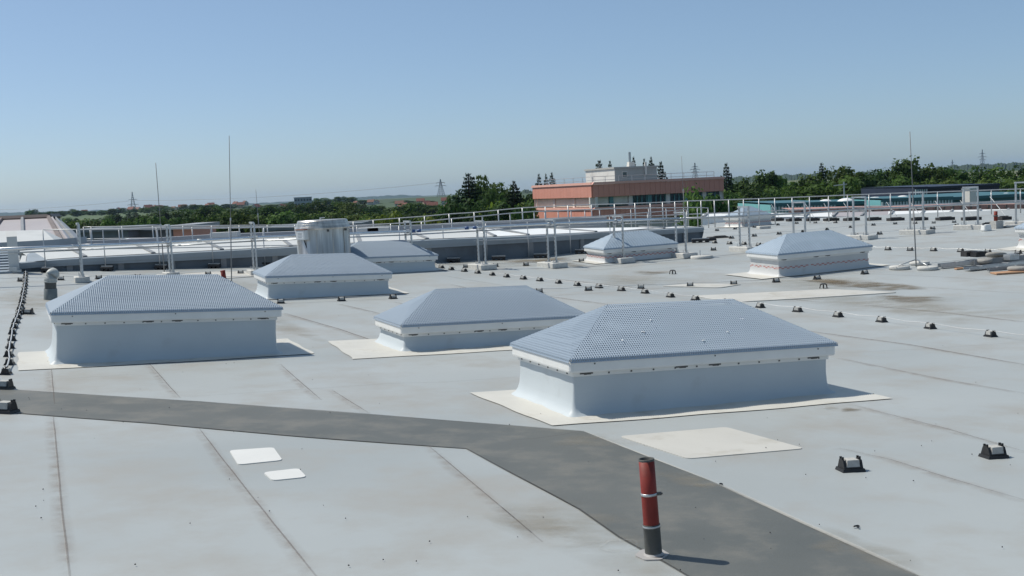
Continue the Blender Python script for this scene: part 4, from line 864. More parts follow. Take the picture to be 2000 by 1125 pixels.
for k in range(3, NS, 3):
    b = WP[k][1]; n = outn(k); d = Vector((n.y, -n.x, 0)); z1 = WP[k][2]; h = z1 - b.z + .05
    mb = MB(); mb.box(Vector((b.x, b.y, b.z + h / 2 - .03)) + n * .085, (.14, .05, h), (d, n, Vector((0, 0, 1)))); mb.build('pilaster', 'strap', wall, world=True)
# white/grey slanted end pieces at the left tip
mb = MB(); p = WP[1][1]; mb.add([at(38, 512, p.y), at(50, 512, p.y), at(52, 499, p.y + .9), at(43, 499, p.y + .9), at(38, 514, p.y + .1), at(50, 514, p.y + .1)], [(0, 1, 2, 3), (4, 5, 1, 0)]); mb.build('end_panel', 'whitepanel', wall, world=True)
mb = MB(); mb.add([at(51, 512, p.y), at(93, 508, p.y), at(64, 491, p.y + 1.2), at(53, 497, p.y + .9)], [(0, 1, 2, 3)]); mb.build('end_panel', 'paint_g', wall, world=True)
# lower grey roof and rear parapet behind it
RP = [(-40, 474), (160, 471), (300, 465), (400, 459), (500, 455), (600, 451), (700, 445), (830, 439), (900, 435), (1000, 431), (1100, 427), (1185, 424)]
RPX = [at(x, y, 38.5) for x, y in RP]
rp = thing('rear_parapet', 'low dark grey parapet running behind the curved wall', 'parapet', RPX[0])
rows = [[p + Vector((0, 0, -.9)), p, p + Vector((0, 0, .0)) + Vector((0, .5, 0)), p + Vector((0, .5, -1))] for p in RPX]
strips(rows).build('coping', 'greypanel', rp, world=True)
rows = [[Cc[i][1] + Vector((0, .05, -.28)), Vector((Cc[i][1].x * 1.2, 38.4, Cc[i][1].z - .35))] for i in range(0, 34)]
strips(rows).build('gutter_floor', 'greypanel', rp, world=True)
for x in (440, 720, 740): 
    q = at(x, 458 - (x - 440) * .03, 37.6); mb = MB(); mb.box(q, (.9 if x == 440 else .7, .5, .16)); tag(mb.build('roof_hatch', 'whitepanel'), {440: 'flat white hatch left of the steel drum, behind the conduit', 720: 'flat white hatch just right of the steel drum', 740: 'second flat white hatch right of the steel drum'}[x], 'hatch', 'flat white hatches')
# ------------------------------------------------------------------ railings
def tubeobj(name, pts, r, m, parent, n=8): mb = MB(); mb.tube(pts, r, n); return mb.build(name, m, parent, True, world=True)
def railing(label, posts, fr, r=.02, m='alu', feet=None, rp=None):
    """posts: list of (base point, top point)"""
    t = thing('railing', label, 'railing', posts[0][0])
    for b, c in posts: tubeobj('post', [b, c], rp or r * 1.1, m, t)
    for f in fr:
        P = [b + (c - b) * f for b, c in posts]; tubeobj('rail', P, r, m, t)
    return t
R1 = [(90, 531.5), (207, 529), (313, 526.5), (417, 523.5), (518, 520), (606, 518), (694, 516.5), (783, 515), (868, 511), (952, 508), (1033, 504), (1115, 496.5), (1193, 489), (1267, 482), (1343, 474.5)]
posts = []
for x, y in R1:
    b = on(x, y); posts.append((b, b + Vector((0, 0, 1.0))))
near_rail = railing('near thin railing on black rubber feet along the curved wall', posts, (1.0, .53), .012)
FEET = [(90.5, 533, 21), (207, 530, 21), (313, 527, 22), (417, 524.5, 22), (517, 520, 20), (886, 513, 26), (974, 509, 27), (1056, 504.5, 27), (1137, 496, 27), (1369, 474, 34)]
def foot(px, py, wpx, parent, dep=.3, h=.10):
    p = on(px, py); w = wpx / ppm(p); ax = frame_at(p, math.atan((1000 - px) / F) * .5)
    mb = MB(); mb.box(p + ax[1] * dep / 2 + ax[2] * (h * .75), (w, dep, h * .5), ax)
    for k in (-.38, 0, .38): mb.box(p + ax[1] * dep / 2 + ax[0] * (k * w) + ax[2] * (h * .25), (w * .2, dep * .96, h * .5), ax)
    o = mb.build('ballast_foot', 'rubber', parent, world=True)
    mb = MB(); mb.box(p + ax[1] * dep / 2 + ax[2] * (h + .012), (w * .98, dep * .25, .02), ax); mb.build('base_plate', 'galv', parent, world=True)
for f in FEET: foot(*f, near_rail)
R2 = [(150, 448.7), (176, 448), (232, 446.5), (305, 444.5), (375, 444), (447, 443.5), (515, 443), (577, 442.5), (640, 442), (697, 440), (763, 437), (823, 433), (882, 427), (942, 422), (996, 416.5), (1043, 413), (1064, 412.5), (1090, 411.5), (1115, 410.5), (1142, 409.5), (1171, 408.5), (1201, 407.3), (1232, 407), (1267, 406), (1301, 405.6), (1335, 405.5), (1362, 405.2), (1383, 406)]
posts = []
for x, y in R2:
    c = at(x, y, 37 + max(0, x - 900) * .014); posts.append((c - Vector((0, 0, lerp_tab([(0, 1.0), (800, .9), (1000, .78), (1400, .78)], x))), c))
railing('middle railing with close posts, passing in front of the pink building', posts, (1.0, .5), .017)
R3a = [(163, 443.5), (178, 443.3), (238, 442.3), (298, 441.7), (357, 441.3), (413, 440.8), (467, 440.3), (522, 440), (576, 439), (640, 436.5), (690, 433), (729, 430), (780, 426), (829, 422.5), (877, 418), (926, 415), (973, 410.4), (1020, 406), (1065, 403.6), (1109, 401.3), (1155, 399.8), (1200, 398.5), (1240, 397)]
posts = [(lambda c: (c - Vector((0, 0, 1.0)), c))(at(x, y, 45)) for x, y in R3a]
R3b = [(1270, 396), (1294, 395), (1318, 393.8), (1343, 392.6), (1369, 391.7), (1395, 391), (1423, 390), (1452, 389), (1482, 388), (1513, 386.7), (1547, 385.5), (1581, 384), (1618, 382.6), (1655, 381), (1697, 379.5), (1739, 377.7), (1783, 376.3), (1831, 374.6), (1881, 373), (1936, 371), (1993, 369), (2050, 367)]
for x, y in R3b:
    c = at(x, y, 46.5); posts.append((Vector((c.x, c.y, zr(c.x, c.y) + .05)), c))
far_rail = railing('far railing sweeping to the right edge on long black pads', posts, (1.0, .52), .020, rp=.024)
for x0, x1, y in [(1508, 1529, 431.5), (1537, 1564, 432), (1574, 1599, 431.5), (1610, 1637, 431.5), (1649, 1677, 431), (1692, 1719, 430.5), (1734, 1764, 431), (1782, 1810, 430.5), (1830, 1862, 430), (1880, 1914, 430), (1950, 1971, 430)]:
    p = on((x0 + x1) / 2, y); w = (x1 - x0) / ppm(p); mb = MB(); mb.box(p + Vector((0, 0, .06)), (w, .35, .11), (Vector((.98, .18, 0)), Vector((-.18, .98, 0)), Vector((0, 0, 1)))); mb.box(p + Vector((.05, .1, .125)), (w * .7, .12, .02)); mb.build('ballast_pad', 'rubber', far_rail, world=True)
    mb = MB(); mb.tube([p + Vector((.15, .15, .1)), p + Vector((-.05, .9, .75))], .012, 6); mb.build('brace', 'galv', far_rail, world=True)
# ------------------------------------------------------------------ conduit frames
FR = [(160, 438, 550, 2, 480.5, 'first'), (334, 441, 541, 6, 473.5, 'second'), (498, 436, 536, 6, 464, 'third'), (800, 433.5, 527, 11, 452, 'fourth'), (941, 433, 524.5, 13, 444, 'fifth'), (1078, 430, 521, 15, 437, 'sixth'), (1209, 423.5, 511.5, 16.5, 431, 'seventh'), (1330, 416, 502, 18, 427, 'eighth'), (1454, 405, 490, 18, 422, 'ninth'), (1561, 396, 476, 22, 417, 'tenth'), (1679, 386, 467, 23, 409, 'eleventh'), (1790, 376.5, 456.5, 24, 404, 'twelfth'), (1896, 366.5, 447, 25, 398.5, 'thirteenth'), (1998, 357, 440, 26, 395, 'fourteenth')]
pipe = []
for (px, yt, yb, sep, yp, nm) in FR:
    b = on(px, yb); s = .43; phi = math.atan((px - 1000) / F); dl = math.asin(min(.99, sep / ppm(b) / s)); yaw = -math.pi / 2 - phi + dl
    hz = zpix(b.x, b.y, yt) - b.z
    yaw_s = yaw if px > 700 else yaw
    ax = zaxes(yaw); t = thing('pipe_support', f'{nm} galvanised goalpost frame from the left, on a concrete slab', 'support frame', b, ax, 'goalpost frames carrying the conduit')
    n = nr(b.x, b.y)
    mb = MB(); sx, sy, sz = (.90, .42, .10)
    if px < 700: sx = .6; sy = .3
    mb.box((.02, 0, .05), (sx, sy, .13)); o = mb.build('slab', 'conc_l', t)
    bv = o.modifiers.new('bevel', 'BEVEL'); bv.width = .012; bv.segments = 1
    for k in (-1, 1):
        mb = MB(); x = k * s / 2
        mb.box((x, 0, hz / 2 + .06), (.042, .008, hz - .11)); mb.box((x - .019, .018, hz / 2 + .06), (.005, .034, hz - .11)); mb.box((x + .019, .018, hz / 2 + .06), (.005, .034, hz - .11))
        mb.build('post', 'galv', t)
        mb = MB(); mb.box((x, 0, .122), (.12, .12, .012)); mb.tube([(x + .045, .04, .12), (x + .045, .04, .19)], .007, 6); mb.tube([(x - .045, -.04, .12), (x - .045, -.04, .19)], .007, 6); mb.build('foot_plate', 'galv', t)
        if px < 1500:
            mb = MB()
            for q in range(int(hz / .1) - 1): mb.box((x, -.0055, .2 + q * .1), (.014, .004, .045))
            stuff(mb.build('slots', 'screw', t))
    mb = MB(); mb.box((0, 0, hz + .012), (s + .05, .045, .04)); mb.build('crossbar', 'galv', t)
    zp = zpix(b.x, b.y, yp) - b.z
    mb = MB(); mb.box((0, 0, zp - .045), (s, .04, .03)); mb.build('bearer', 'galv', t)
    pipe.append(Vector((b.x, b.y, b.z + zp)))
p0 = pipe[0] + (pipe[0] - pipe[1]) * 1.2
pl = [p0] + pipe + [pipe[-1] + (pipe[-1] - pipe[-2])]
cp = thing('conduit', 'long bright pipe carried by the goalpost frames across the picture', 'pipe', pl[0])
tubeobj('pipe_run', pl[:9], .036, 'bright', cp, 10); tubeobj('pipe_run', pl[8:], .026, 'galv', cp, 8)
mb = MB()
for i in range(0, 8):
    mb.tube([pl[i] + Vector((0, -.02, -.085)), pl[i + 1] + Vector((0, -.02, -.085))], .018, 6)
mb.build('lower_pipe', 'galv', cp, True, world=True)
for i, f in ((4, .08), (4, .16), (4, .82), (4, .93), (3, .02), (2, .36)):
    p = pl[i] + (pl[i + 1] - pl[i]) * f; d = (pl[i + 1] - pl[i]).normalized() * .05; mb = MB(); mb.tube([p - d, p + d], .041, 10); mb.build('tape_band', 'bluepaint' if i == 4 else 'white', cp, True, world=True)
# ------------------------------------------------------------------ lightning rods
def rod(top, base, Y, label, rr=.013, round_base=False, foot_y=None):
    b = on(*base) if Y is None else at(*base, Y)
    c = at(*top, b.y); t = thing('lightning_rod', label, 'lightning rod', b, None, 'lightning rods')
    k = b + (c - b) * .45
    tubeobj('lower_tube', [b, k], rr, 'rod', t, 8); tubeobj('needle', [k, c], rr * .6, 'rod', t, 6)
    mb = MB(); mb.tube([k - (c - b).normalized() * .03, k + (c - b).normalized() * .03], rr * 1.35, 8); mb.build('coupling', 'galv', t, world=True)
    if round_base:
        mb = MB(); mb.lathe([(.0, .05), (.17, .05), (.2, .035), (.2, 0), (0, 0)], 24); mb.build('base_disc', 'conc_l', t, True)
    return t
rod((304, 318), (321.5, 539), None, 'leftmost lightning rod leaning slightly left on a white disc', round_base=True)
rod((447.5, 265), (452.5, 560), None, 'tallest lightning rod behind the left skylight', .012)
rod((499.5, 370), (507, 458), 40, 'short lightning rod left of the steel drum', .013)
rod((1331, 305), (1337, 425), 42, 'thin lightning rod in front of the pink building', .013)
r5 = rod((1777, 257), (1789.5, 521), None, 'lightning rod at the right on three round concrete discs', .014)
b5 = on(1789.5, 521)
for i, (x, y) in enumerate([(1757, 526), (1812, 527), (1796, 517)]):
    p = on(x, y); mb = MB(); mb.lathe([(0, .075), (.19, .075), (.215, .06), (.215, .0), (0, 0)], 28); o = mb.build('ballast_disc', 'conc_l', r5, True); o.location = p - b5
    tubeobj('leg', [b5 + Vector((0, 0, .16)), p + Vector((0, 0, .09))], .012, 'galv', r5, 6)
# ------------------------------------------------------------------ conductor holders in their rows
def make_holder():
    t = thing('conductor_holder', 'x', 'conductor holder', (0, 0, 0), zaxes(0))
    mb = MB(); mb.box((0, 0, .012), (.185, .14, .024), taper=.92); mb.box((0, 0, .03), (.15, .11, .014)); mb.build('tray', 'black', t)
    mb = MB(); mb.box((0, 0, .062), (.105, .105, .054), taper=.9); o = mb.build('concrete_block', 'conc', t)
    for k in (-1, 1):
        mb = MB(); x = k * .068
        pr = [(-.06, .02), (.06, .02), (.034, .084), (.028, .088), (.028, .108), (.016, .108), (.016, .095), (-.004, .095), (-.004, .108), (-.016, .108), (-.016, .088), (-.034, .084)]
        n = len(pr); vs = [(x - .008, a, b) for a, b in pr] + [(x + .008, a, b) for a, b in pr]
        mb.add(vs, [tuple(range(n)), tuple(reversed(range(n, 2 * n)))] + [(i, (i + 1) % n, n + (i + 1) % n, n + i) for i in range(n)])
        mb.build('clip', 'black', t)
    return t
hold0 = make_holder(); used = [False]
def holder_row(px, lab, wire=True, size=.82, ext=None, wr=.0045):
    P = [on(*p) for p in px]; n = len(P)
    for i, p in enumerate(P):
        d = P[min(n - 1, i + 1)] - P[max(0, i - 1)]; a = math.atan2(d.y, d.x) + rnd.uniform(-.2, .2)
        ax = frame_at(p, a); L = lab(i)
        if not used[0]:
            used[0] = True; o = hold0; o.matrix_world = Matrix(((ax[0].x * size, ax[1].x * size, ax[2].x * size, p.x), (ax[0].y * size, ax[1].y * size, ax[2].y * size, p.y), (ax[0].z * size, ax[1].z * size, ax[2].z * size, p.z), (0, 0, 0, 1))); o['label'] = L; o['group'] = 'concrete conductor holders'
        else: copy_thing(hold0, p, ax, L, size, 'concrete conductor holders')
    if wire:
        Q = [p + nr(p.x, p.y) * (.1 * size) for p in P]
        if ext: Q = [on(*e) + Vector((0, 0, .11)) for e in ext[:1]] + Q + [on(*e) + Vector((0, 0, .11)) for e in ext[1:]]
        Q2 = []
        for a, b in zip(Q, Q[1:]):
            Q2 += [a, (a + b) / 2 - Vector((0, 0, .02))]
        Q2.append(Q[-1]); mb = MB(); mb.tube(Q2, wr, 5, False); o = mb.build('conductor_wire', 'cable', None, True); return o
def wire_tag(o, l): tag(o, l, 'wire', 'bare conductor wires')
o = holder_row([(862, 524), (881.6, 527), (907, 530.5), (933, 534), (961.6, 537.8), (989.6, 541.5), (1022.4, 545.5), (1054.4, 549), (1091, 553.6), (1127.6, 558.2), (1170, 562.5), (1213.6, 568), (1260, 573), (1309.6, 580.5), (1358.5, 586.5), (1420, 593), (1485, 601), (1557.8, 609), (1637, 619), (1721.9, 629), (1816.9, 642), (1934.8, 657.5)],
               lambda i: f'{ORD[i]} concrete-filled holder from the far end of the long diagonal row', ext=[(850, 522), (2040, 672)]); wire_tag(o, 'wire along the long diagonal row of holders right of centre')
o = holder_row([(1053.4, 571.5), (1149.4, 567.5), (1252, 564), (1348, 560), (1433, 556.5), (1516, 551.5), (1596, 546), (1689, 535.5), (1760, 527)],
               lambda i: f'{ORD[i]} holder from the left in the cross row in front of the taped skylight', ext=[(1000, 574), (1990, 503)]); wire_tag(o, 'wire crossing the roof in front of the taped white skylight')
o = holder_row([(548.6, 592.5), (667, 588), (767.6, 583.5)], lambda i: f'{["left", "middle", "right"][i]} of three holders in front of the skylight by the steel drum'); wire_tag(o, 'wire in front of the skylight that stands before the drum')
o = holder_row([(41, 549.5), (119, 547), (193, 545), (269, 542.5), (406.5, 537.5), (470, 535)], lambda i: f'{ORD[i]} holder from the left in the row by the black rubber feet', ext=[(-20, 552), (520, 533)]); wire_tag(o, 'wire along the row of holders near the rubber feet')
o = holder_row([(910, 522.5), (968, 521), (1027.4, 519), (1081, 515), (1135.6, 511.5)], lambda i: f'{ORD[i]} holder from the left in the row below the dark curved wall', ext=[(870, 524), (1145, 511)]); wire_tag(o, 'wire along the row of holders below the dark curved wall')
chain = [(11.7, 731), (18.6, 712), (17, 696), (19.5, 680), (23, 665), (23.9, 652), (27.4, 641), (31, 631), (34.8, 622), (37, 614), (38.5, 607.5), (40.5, 600.5), (43, 592), (43.4, 586), (45, 580), (46, 574), (47, 568.5), (48, 563), (49, 557), (49, 551), (49.5, 546), (49.8, 541), (50.4, 536)]
o = holder_row(chain, lambda i: f'{ORD[i]} holder from the near end of the dense chain at the left edge', size=.8, wr=.009); wire_tag(o, 'pale wire on the dense chain of black holders at the left')
holder_row([(8, 760)], lambda i: 'holder at the left edge just above the dark walkway', False, 1.0)
holder_row([(10, 806)], lambda i: 'holder at the left edge standing on the near rim of the dark walkway', False, 1.15)
holder_row([(55, 613.5)], lambda i: 'single holder between the black chain and the left skylight', False, .95)
o = holder_row([(1661, 919), (1941, 893)], lambda i: ['nearest large holder right of the red pipe', 'second large holder near the right edge in front'][i], False, .93)
wire_tag(o, 'short wire joining the two nearest holders') if o else None
def bydist(lbl): return lambda i: f'{ORD[i]} small holder from the left in {lbl}'
for px, lb in [([(1400.4, 451), (1435.8, 448), (1474, 444.5), (1519.7, 440), (1556, 437), (1592.5, 436), (1631.6, 435.5)], 'the far row behind the pyramid skylight'),
               ([(1429, 466), (1473.5, 462), (1522, 458), (1568.7, 454), (1615.5, 449.5), (1661, 445), (1706, 440.5), (1748.5, 438), (1787.5, 437), (1823.7, 436.3), (1863.7, 435)], 'the far row ending below the black pads'),
               ([(1396, 475), (1425, 477), (1453.4, 478), (1482, 480)], 'the short row behind the taped skylight'),
               ([(1672, 462), (1718, 458), (1770, 453), (1821.6, 448), (1868.8, 442.5)], 'the row running past the slabs at the right'),
               ([(1696, 487), (1734.4, 488.5), (1777.6, 489.5), (1823.5, 490.3), (1876.5, 492), (1929.6, 493.5), (1988.8, 495.5)], 'the level row above the material pile')]:
    o = holder_row(px, bydist(lb)); wire_tag(o, 'thin wire along ' + lb)
for x, y, lb in [(1393.5, 489, 'lone small holder left of the taped white skylight'), (1997, 503, 'lone small holder at the right edge above the pile')]: holder_row([(x, y)], lambda i: lb, False)
# leaf guards over the two roof drains
for x, y, lb in [(1313.7, 535, 'small black drain guard in the silt patch behind the diagonal row'), (1608.4, 563, 'small black drain guard beside the large pale patch')]:
    p = on(x, y); t = thing('drain_guard', lb, 'drain guard', p, frame_at(p, .3), 'roof drain guards')
    for k in range(6):
        a = k * math.pi / 3; mb = MB(); mb.tube([(.08 * math.cos(a), .08 * math.sin(a), 0), (.065 * math.cos(a), .065 * math.sin(a), .07), (.03 * math.cos(a), .03 * math.sin(a), .085)], .011, 5); mb.build('rib', 'black', t)
    mb = MB(); mb.lathe([(.0, .095), (.045, .092), (.05, .078), (0, .078)], 12); mb.build('cap', 'black', t)
# ------------------------------------------------------------------ foreground red pipe
b = on(1277, 1086); c = at(1262.5, 897, b.y + .01); axv = (c - b); H = axv.length; ez = axv.normalized(); ex = Vector((1, 0, 0)); ex = (ex - ez * ex.dot(ez)).normalized(); ey = ez.cross(ex)
t = thing('vent_pipe', 'red standing pipe with a grey foot in the foreground', 'pipe', b, (ex, ey, ez))
mb = MB(); mb.lathe([(.046, -.01), (.0455, .06), (.045, H * .29), (.0465, H * .295), (.0465, H * .33), (.044, H * .335)], 36); mb.build('foot_pipe', 'greypipe', t, True)
mb = MB(); mb.lathe([(.0425, H * .30), (.042, H * .6), (.0415, H), (.0415, H)], 36); mb.build('red_pipe_body', 'red', t, True)
mb = MB(); mb.lathe([(.0417, H - .008), (.0422, H + .001), (.040, H + .004), (.036, H + .001), (.036, H * .5), (0, H * .5)], 36); mb.build('rim', 'greypipe', t, True)
mb = MB(); mb.lathe([(.0425, H * .63), (.0442, H * .632), (.0442, H * .655), (.0425, H * .657)], 36); o = mb.build('clamp', 'galv', t, True)
mb = MB(); mb.box((.053, -.01, H * .643), (.022, .014, .016)); mb.tube([(.045, -.012, H * .643), (.07, -.012, H * .643)], .005, 6); mb.build('clamp_bolt', 'screw', t)
mb = MB(); mb.lathe([(.0465, H * .305), (.0475, H * .31), (.0475, H * .318), (.0465, H * .323)], 36); mb.build('seal_ring', 'galv', t, True)
mb = patch([(1240, 1087), (1252, 1076), (1288, 1072), (1308, 1084), (1292, 1095), (1260, 1096)], '', .015, .0075); mb.build('flashing', 'pinkflash', t, world=True)
mb = MB(); mb.lathe([(.056, .010), (.051, .012), (.048, .018), (.0455, .02)], 36); mb.build('flashing_collar', 'pinkflash', t, True)
# small litter
for i, (x, y, l, w, lb) in enumerate([(1408, 948, .022, .014, 'small dark stone beside the dark walkway'), (1672, 1031, .045, .007, 'dark twig lying near the bottom right'), (1676, 1033, .025, .007, 'short dark twig touching the longer twig')]):
    p = on(x, y); mb = MB(); a = frame_at(p, -.5 + i); mb.box(p + a[2] * .012, (l, w, .008), a, .7); mb.box(p + a[0] * l * .4 + a[2] * .01, (l * .5, w * .8, .007), (a[1], a[0], a[2]), .6); tag(mb.build('litter', 'black'), lb, 'litter')
mb = MB()
for k in range(90):
    x, y = rnd.uniform(0, 2000), rnd.uniform(600, 1120); p = on(x, y); s = rnd.uniform(.003, .007)
    mb.box(p + Vector((0, 0, .012)), (s, s * rnd.uniform(.5, 1.5), .006), zaxes(rnd.uniform(0, 3)), .6)
stuff(mb.build('roof_grit', 'rubber')); bpy.data.objects['roof_grit']['label'] = 'scattered dark grit on the grey roof'; bpy.data.objects['roof_grit']['category'] = 'grit'
# ------------------------------------------------------------------ grey vent with hood
p = on(99, 585); t = thing('vent_hood', 'grey vent pipe with a bent hood left of the tall skylight', 'vent', p, frame_at(p, 0))
mb = MB(); mb.lathe([(.125, 0), (.122, .02), (.118, .2), (.112, .205), (.112, .21)], 28); mb.build('base_pipe', 'ventgrey', t, True)
mb = MB(); mb.lathe([(.104, .2), (.104, .33)], 28); mb.build('neck', 'greypipe', t, True)
pts = [(0, 0, .33), (0, 0, .40), (.01, .015, .445), (.02, .05, .475), (.03, .10, .485)]
mb = MB(); mb.tube(pts, .114, 24, True); mb.build('hood', 'venthood', t, True)
mb = MB(); mb.lathe([(.106, .325), (.118, .33), (.118, .35), (.112, .355)], 28); mb.build('hood_ring', 'venthood', t, True)
# ------------------------------------------------------------------ stainless drum
p = on(636, 538); t = thing('exhaust_drum', 'stainless steel drum with a lid and a white control box', 'drum', p)
Rr = 52 / ppm(p); Hh = zpix(p.x, p.y, 446) - p.z; Ht = zpix(p.x, p.y, 429.5) - p.z
mb = MB(); mb.lathe([(Rr * 1.03, 0), (Rr * 1.03, .06), (Rr * .985, .07), (Rr * .975, Hh)], 64); mb.build('drum_body', 'stainless', t, True)
mb = MB(); mb.lathe([(Rr * .98, Hh - .01), (Rr * 1.02, Hh - .01), (Rr * 1.025, Hh + .02), (Rr * 1.0, Hh + (Ht - Hh) * .3), (Rr * .985, Hh + (Ht - Hh) * .32), (Rr * .97, Hh + (Ht - Hh) * .6), (Rr * .95, Hh + (Ht - Hh) * .62), (Rr * .93, Hh + (Ht - Hh) * .9), (Rr * .90, Ht), (Rr * .88, Ht + .004), (0, Ht + .006)], 64); mb.build('lid', 'stainless', t, False)
mb = MB(); mb.tube([(-.04, 0, Ht + .01), (-.04, 0, Ht + .06)], .02, 8); mb.box((0, 0, Ht + .05), (.12, .05, .02)); mb.build('lid_knob', 'white', t)
for a in (-95, -60, -30, -150, 15):
    a = math.radians(a); mb = MB(); mb.box((Rr * .99 * math.cos(a), Rr * .99 * math.sin(a), Hh / 2), (.012, .006, Hh - .06), (Vector((-math.sin(a), math.cos(a), 0)), Vector((math.cos(a), math.sin(a), 0)), Vector((0, 0, 1)))); mb.build('sheet_seam', 'stainless', t)
for a in (-70, -25):
    a = math.radians(a); mb = MB(); mb.box((Rr * 1.02 * math.cos(a), Rr * 1.02 * math.sin(a), Hh - .04), (.05, .02, .05)); mb.build('lid_latch', 'screw', t)
a = math.radians(-126); ax3 = (Vector((-math.sin(a), math.cos(a), 0)), Vector((math.cos(a), math.sin(a), 0)), Vector((0, 0, 1))); o3 = Vector((Rr * 1.06 * math.cos(a), Rr * 1.06 * math.sin(a), Hh - .12))
mb = MB(); mb.box(o3, (.27, .14, .22), ax3); mb.build('control_box', 'white', t)
mb = MB(); mb.box(o3 + ax3[2] * .125, (.28, .16, .025), ax3); mb.build('box_cover', 'rust', t)
mb = MB(); mb.box(o3 + ax3[1] * .072, (.22, .004, .18), ax3); pl_ = mb.build('label_plate', 'label', t)
mb = MB()
for k in range(4): mb.box(o3 + ax3[1] * .0755 + ax3[2] * (.05 - .034 * k), (.15 - .03 * (k % 2), .002, .008), ax3)
stuff(mb.build('print_lines', 'strap', t))
s0 = o3 + Vector((.03, 0, -.1)); mb = MB(); mb.tube([s0, s0 + Vector((.03, .01, -.12)), s0 + Vector((.07, .02, -.25)), s0 + Vector((.14, .01, -.40)), s0 + Vector((.16, .01, -.48))], .012, 6); mb.build('cable', 'black', t, True)
# ------------------------------------------------------------------ small red pipes, boxes
b = on(438.5, 549); c = at(435, 529, b.y - .02); mb = MB(); mb.tube([b, c], .052, 18); t = thing('pipe_stub', 'short leaning red pipe stub behind the left skylight', 'pipe', b); mb.build('stub', 'red', t, True, world=True)
mb = MB(); mb.tube([b + (c - b) * .92, c + (c - b) * .03], .057, 18); mb.build('socket', 'red', t, True, world=True)
b = on(1946, 446); ax = zaxes(.35); t = thing('pipe_box', 'red pipe rising from a grey concrete block at the far right', 'pipe', b, ax)
mb = MB(); mb.box((0, 0, .1), (.26, .26, .22)); mb.build('block', 'conc', t)
mb = MB(); mb.tube([(-.02, 0, .2), (-.02, 0, .48)], .05, 16); mb.build('red_pipe_body', 'red', t, True)
mb = MB(); mb.lathe([(.052, .33), (.06, .335), (.06, .365), (.052, .37)], 16, (-.02, 0, 0)); mb.build('coupling', 'greypipe', t, True)
b = on(1926, 451); t = thing('sack_pile', 'white sack with black straps beside the red pipe block', 'sack', b, zaxes(.2))
mb = MB(); mb.box((0, 0, .09), (.26, .22, .2), taper=.8); o = mb.build('sack_body', 'white', t); bv = o.modifiers.new('bevel', 'BEVEL'); bv.width = .05; bv.segments = 3
mb = MB(); mb.box((-.02, 0, .205), (.2, .1, .04), taper=.6); mb.box((.06, .02, .22), (.08, .12, .03)); mb.build('strap', 'black', t)
b = on(1975, 443); t = thing('flat_slab', 'flat pale slab lying at the far right beside the last frame', 'slab', b, zaxes(.2)); mb = MB(); mb.box((0, 0, .03), (.5, .3, .06)); o = mb.build('slab_body', 'conc_l', t); bv = o.modifiers.new('bevel', 'BEVEL'); bv.width = .015
b = on(1462 + 25, 447); t = thing('flat_slab', 'small pale slab in front of the pyramid skylight', 'slab', b, zaxes(.3)); mb = MB(); mb.box((.1, 0, .05), (.5, .3, .12)); o = mb.build('slab_body', 'conc_l', t); bv = o.modifiers.new('bevel', 'BEVEL'); bv.width = .02
b = on(1370, 504); t = thing('rod_base', 'round pale base with a short bolt beside the eighth frame', 'base', b, zaxes(0)); mb = MB(); mb.lathe([(0, .07), (.26, .07), (.29, .05), (.29, 0)], 28); mb.build('disc', 'conc_l', t, True)
mb = MB(); mb.tube([(-.03, 0, .06), (-.03, 0, .2)], .012, 8); mb.build('bolt', 'galv', t)
for (x, y, w, d, h, lb) in [(1402, 465, .70, .35, .05, 'long black mat beyond the dark curved wall end'), (1388, 470, .3, .3, .07, 'black rubber block at the end of the curved wall'), (1398, 433, .55, .3, .09, 'black hump left of the pyramid skylight')]:
    b = on(x, y); t = thing('rubber_mat', lb, 'rubber mat', b, zaxes(.15)); mb = MB(); mb.box((0, 0, h / 2), (w, d, h), taper=.85); mb.box((w * .1, 0, h + .01), (w * .6, d * .5, .03), taper=.8); mb.build('mat_body', 'rubber', t)
# ------------------------------------------------------------------ material pile at the right
def channel(x0, y0, x1, y1, w, h, lb, m='galv'):
    a, b = on(x0, y0), on(x1, y1); a.z += .02; b.z += .03; d = b - a; L = d.length; d.normalize(); s = Vector((-d.y, d.x, 0)).normalized(); u = d.cross(s); c = (a + b) / 2
    t = thing('steel_channel', lb, 'steel channel', c, (d, s, u)); mb = MB()
    mb.box((0, 0, .01), (L, w, .012)); mb.build('web', m, t)
    for k in (-1, 1):
        mb = MB(); mb.box((0, k * (w / 2 - .006), h / 2), (L, .012, h)); mb.build('flange_side', m, t)
    for q in range(3):
        mb = MB(); mb.box((L * (q - 1) * .33, 0, h + .004), (.05, w * .98, .012)); mb.build('tie_strap', 'strap', t)
channel(1835, 525, 2030, 506, .14, .09, 'longest steel channel at the left of the material pile')
channel(1888, 530, 2040, 513, .2, .06, 'wide steel channel in the middle of the material pile')
channel(1900, 520, 2040, 507, .12, .11, 'raised steel channel at the back of the material pile', 'strap')
channel(1930, 532, 2040, 524, .1, .07, 'short dark steel channel in front of the material pile', 'strap')
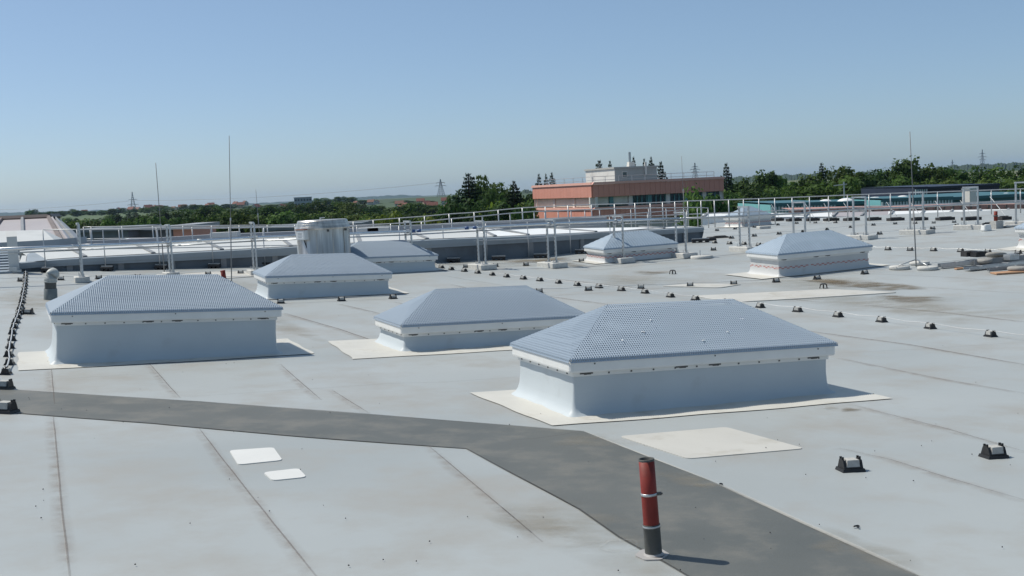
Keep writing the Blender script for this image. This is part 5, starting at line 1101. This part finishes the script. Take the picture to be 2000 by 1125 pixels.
def disc(x, y, r, z, tx, ty, lb):
    p = on(x, y); t = thing('concrete_disc', lb, 'concrete disc', p + Vector((0, 0, z)), None); t.rotation_euler = (tx, ty, 0); t.location = p + Vector((0, 0, z))
    mb = MB(); mb.lathe([(0, 0), (r, 0), (r + .02, .02), (r + .02, .055), (r, .075), (.03, .08), (0, .08)], 32); mb.build('disc_body', 'conc_d', t, True)
disc(1946, 512, .2, .12, -.18, .1, 'tilted round concrete disc on top of the material pile'); disc(1990, 531, .2, .03, .0, .0, 'flat round concrete disc in front of the material pile')
disc(1924, 519, .14, .08, .1, -.1, 'small round disc lying on the channels of the pile')
def plank(x0, y0, x1, y1, w, lb):
    a, b = on(x0, y0), on(x1, y1); d = b - a; L = d.length; d.normalize(); s = Vector((-d.y, d.x, 0)).normalized(); t = thing('timber_plank', lb, 'plank', (a + b) / 2, (d, s, d.cross(s))); mb = MB(); mb.box((0, 0, .02), (L, w, .03)); o = mb.build('board', 'wood', t); bv = o.modifiers.new('bevel', 'BEVEL'); bv.width = .004
plank(1866, 527, 1935, 522, .12, 'short timber plank under the longest channel'); plank(1940, 536, 2030, 530, .3, 'reddish board under the flat concrete disc')
for (x, y, w, lb, m) in [(1893, 508, .3, 'dark ribbed block on the back of the material pile', 'rubber'), (1911, 509, .28, 'black ribbed block beside the dark one on the pile', 'black'), (1975, 515, .24, 'grey bracket box on the right of the pile', 'galv')]:
    p = on(x, y); t = thing('ribbed_block', lb, 'block', p + Vector((0, 0, .07)), zaxes(.3)); mb = MB(); mb.box((0, 0, .06), (w, .2, .09))
    for k in range(5): mb.box((-w / 2 + w * (k + .5) / 5, 0, .11), (w * .12, .21, .05))
    mb.build('block_body', m, t)
# ------------------------------------------------------------------ haze
hm = bpy.data.materials.new('haze'); hm.use_nodes = True; hn = hm.node_tree.nodes; hn.clear()
pv = hn.new('ShaderNodeVolumePrincipled'); pv.inputs['Color'].default_value = (.45, .68, 1, 1); pv.inputs['Density'].default_value = 4.5e-5; pv.inputs['Anisotropy'].default_value = .2
ho = hn.new('ShaderNodeOutputMaterial'); hm.node_tree.links.new(pv.outputs[0], ho.inputs['Volume'])
mb = MB(); mb.box((0, 0, 40), (19000, 19000, 86)); stuff(mb.build('haze', hm))
bpy.data.objects['haze']['label'] = 'thin bluish haze over the far landscape'; bpy.data.objects['haze']['category'] = 'haze'
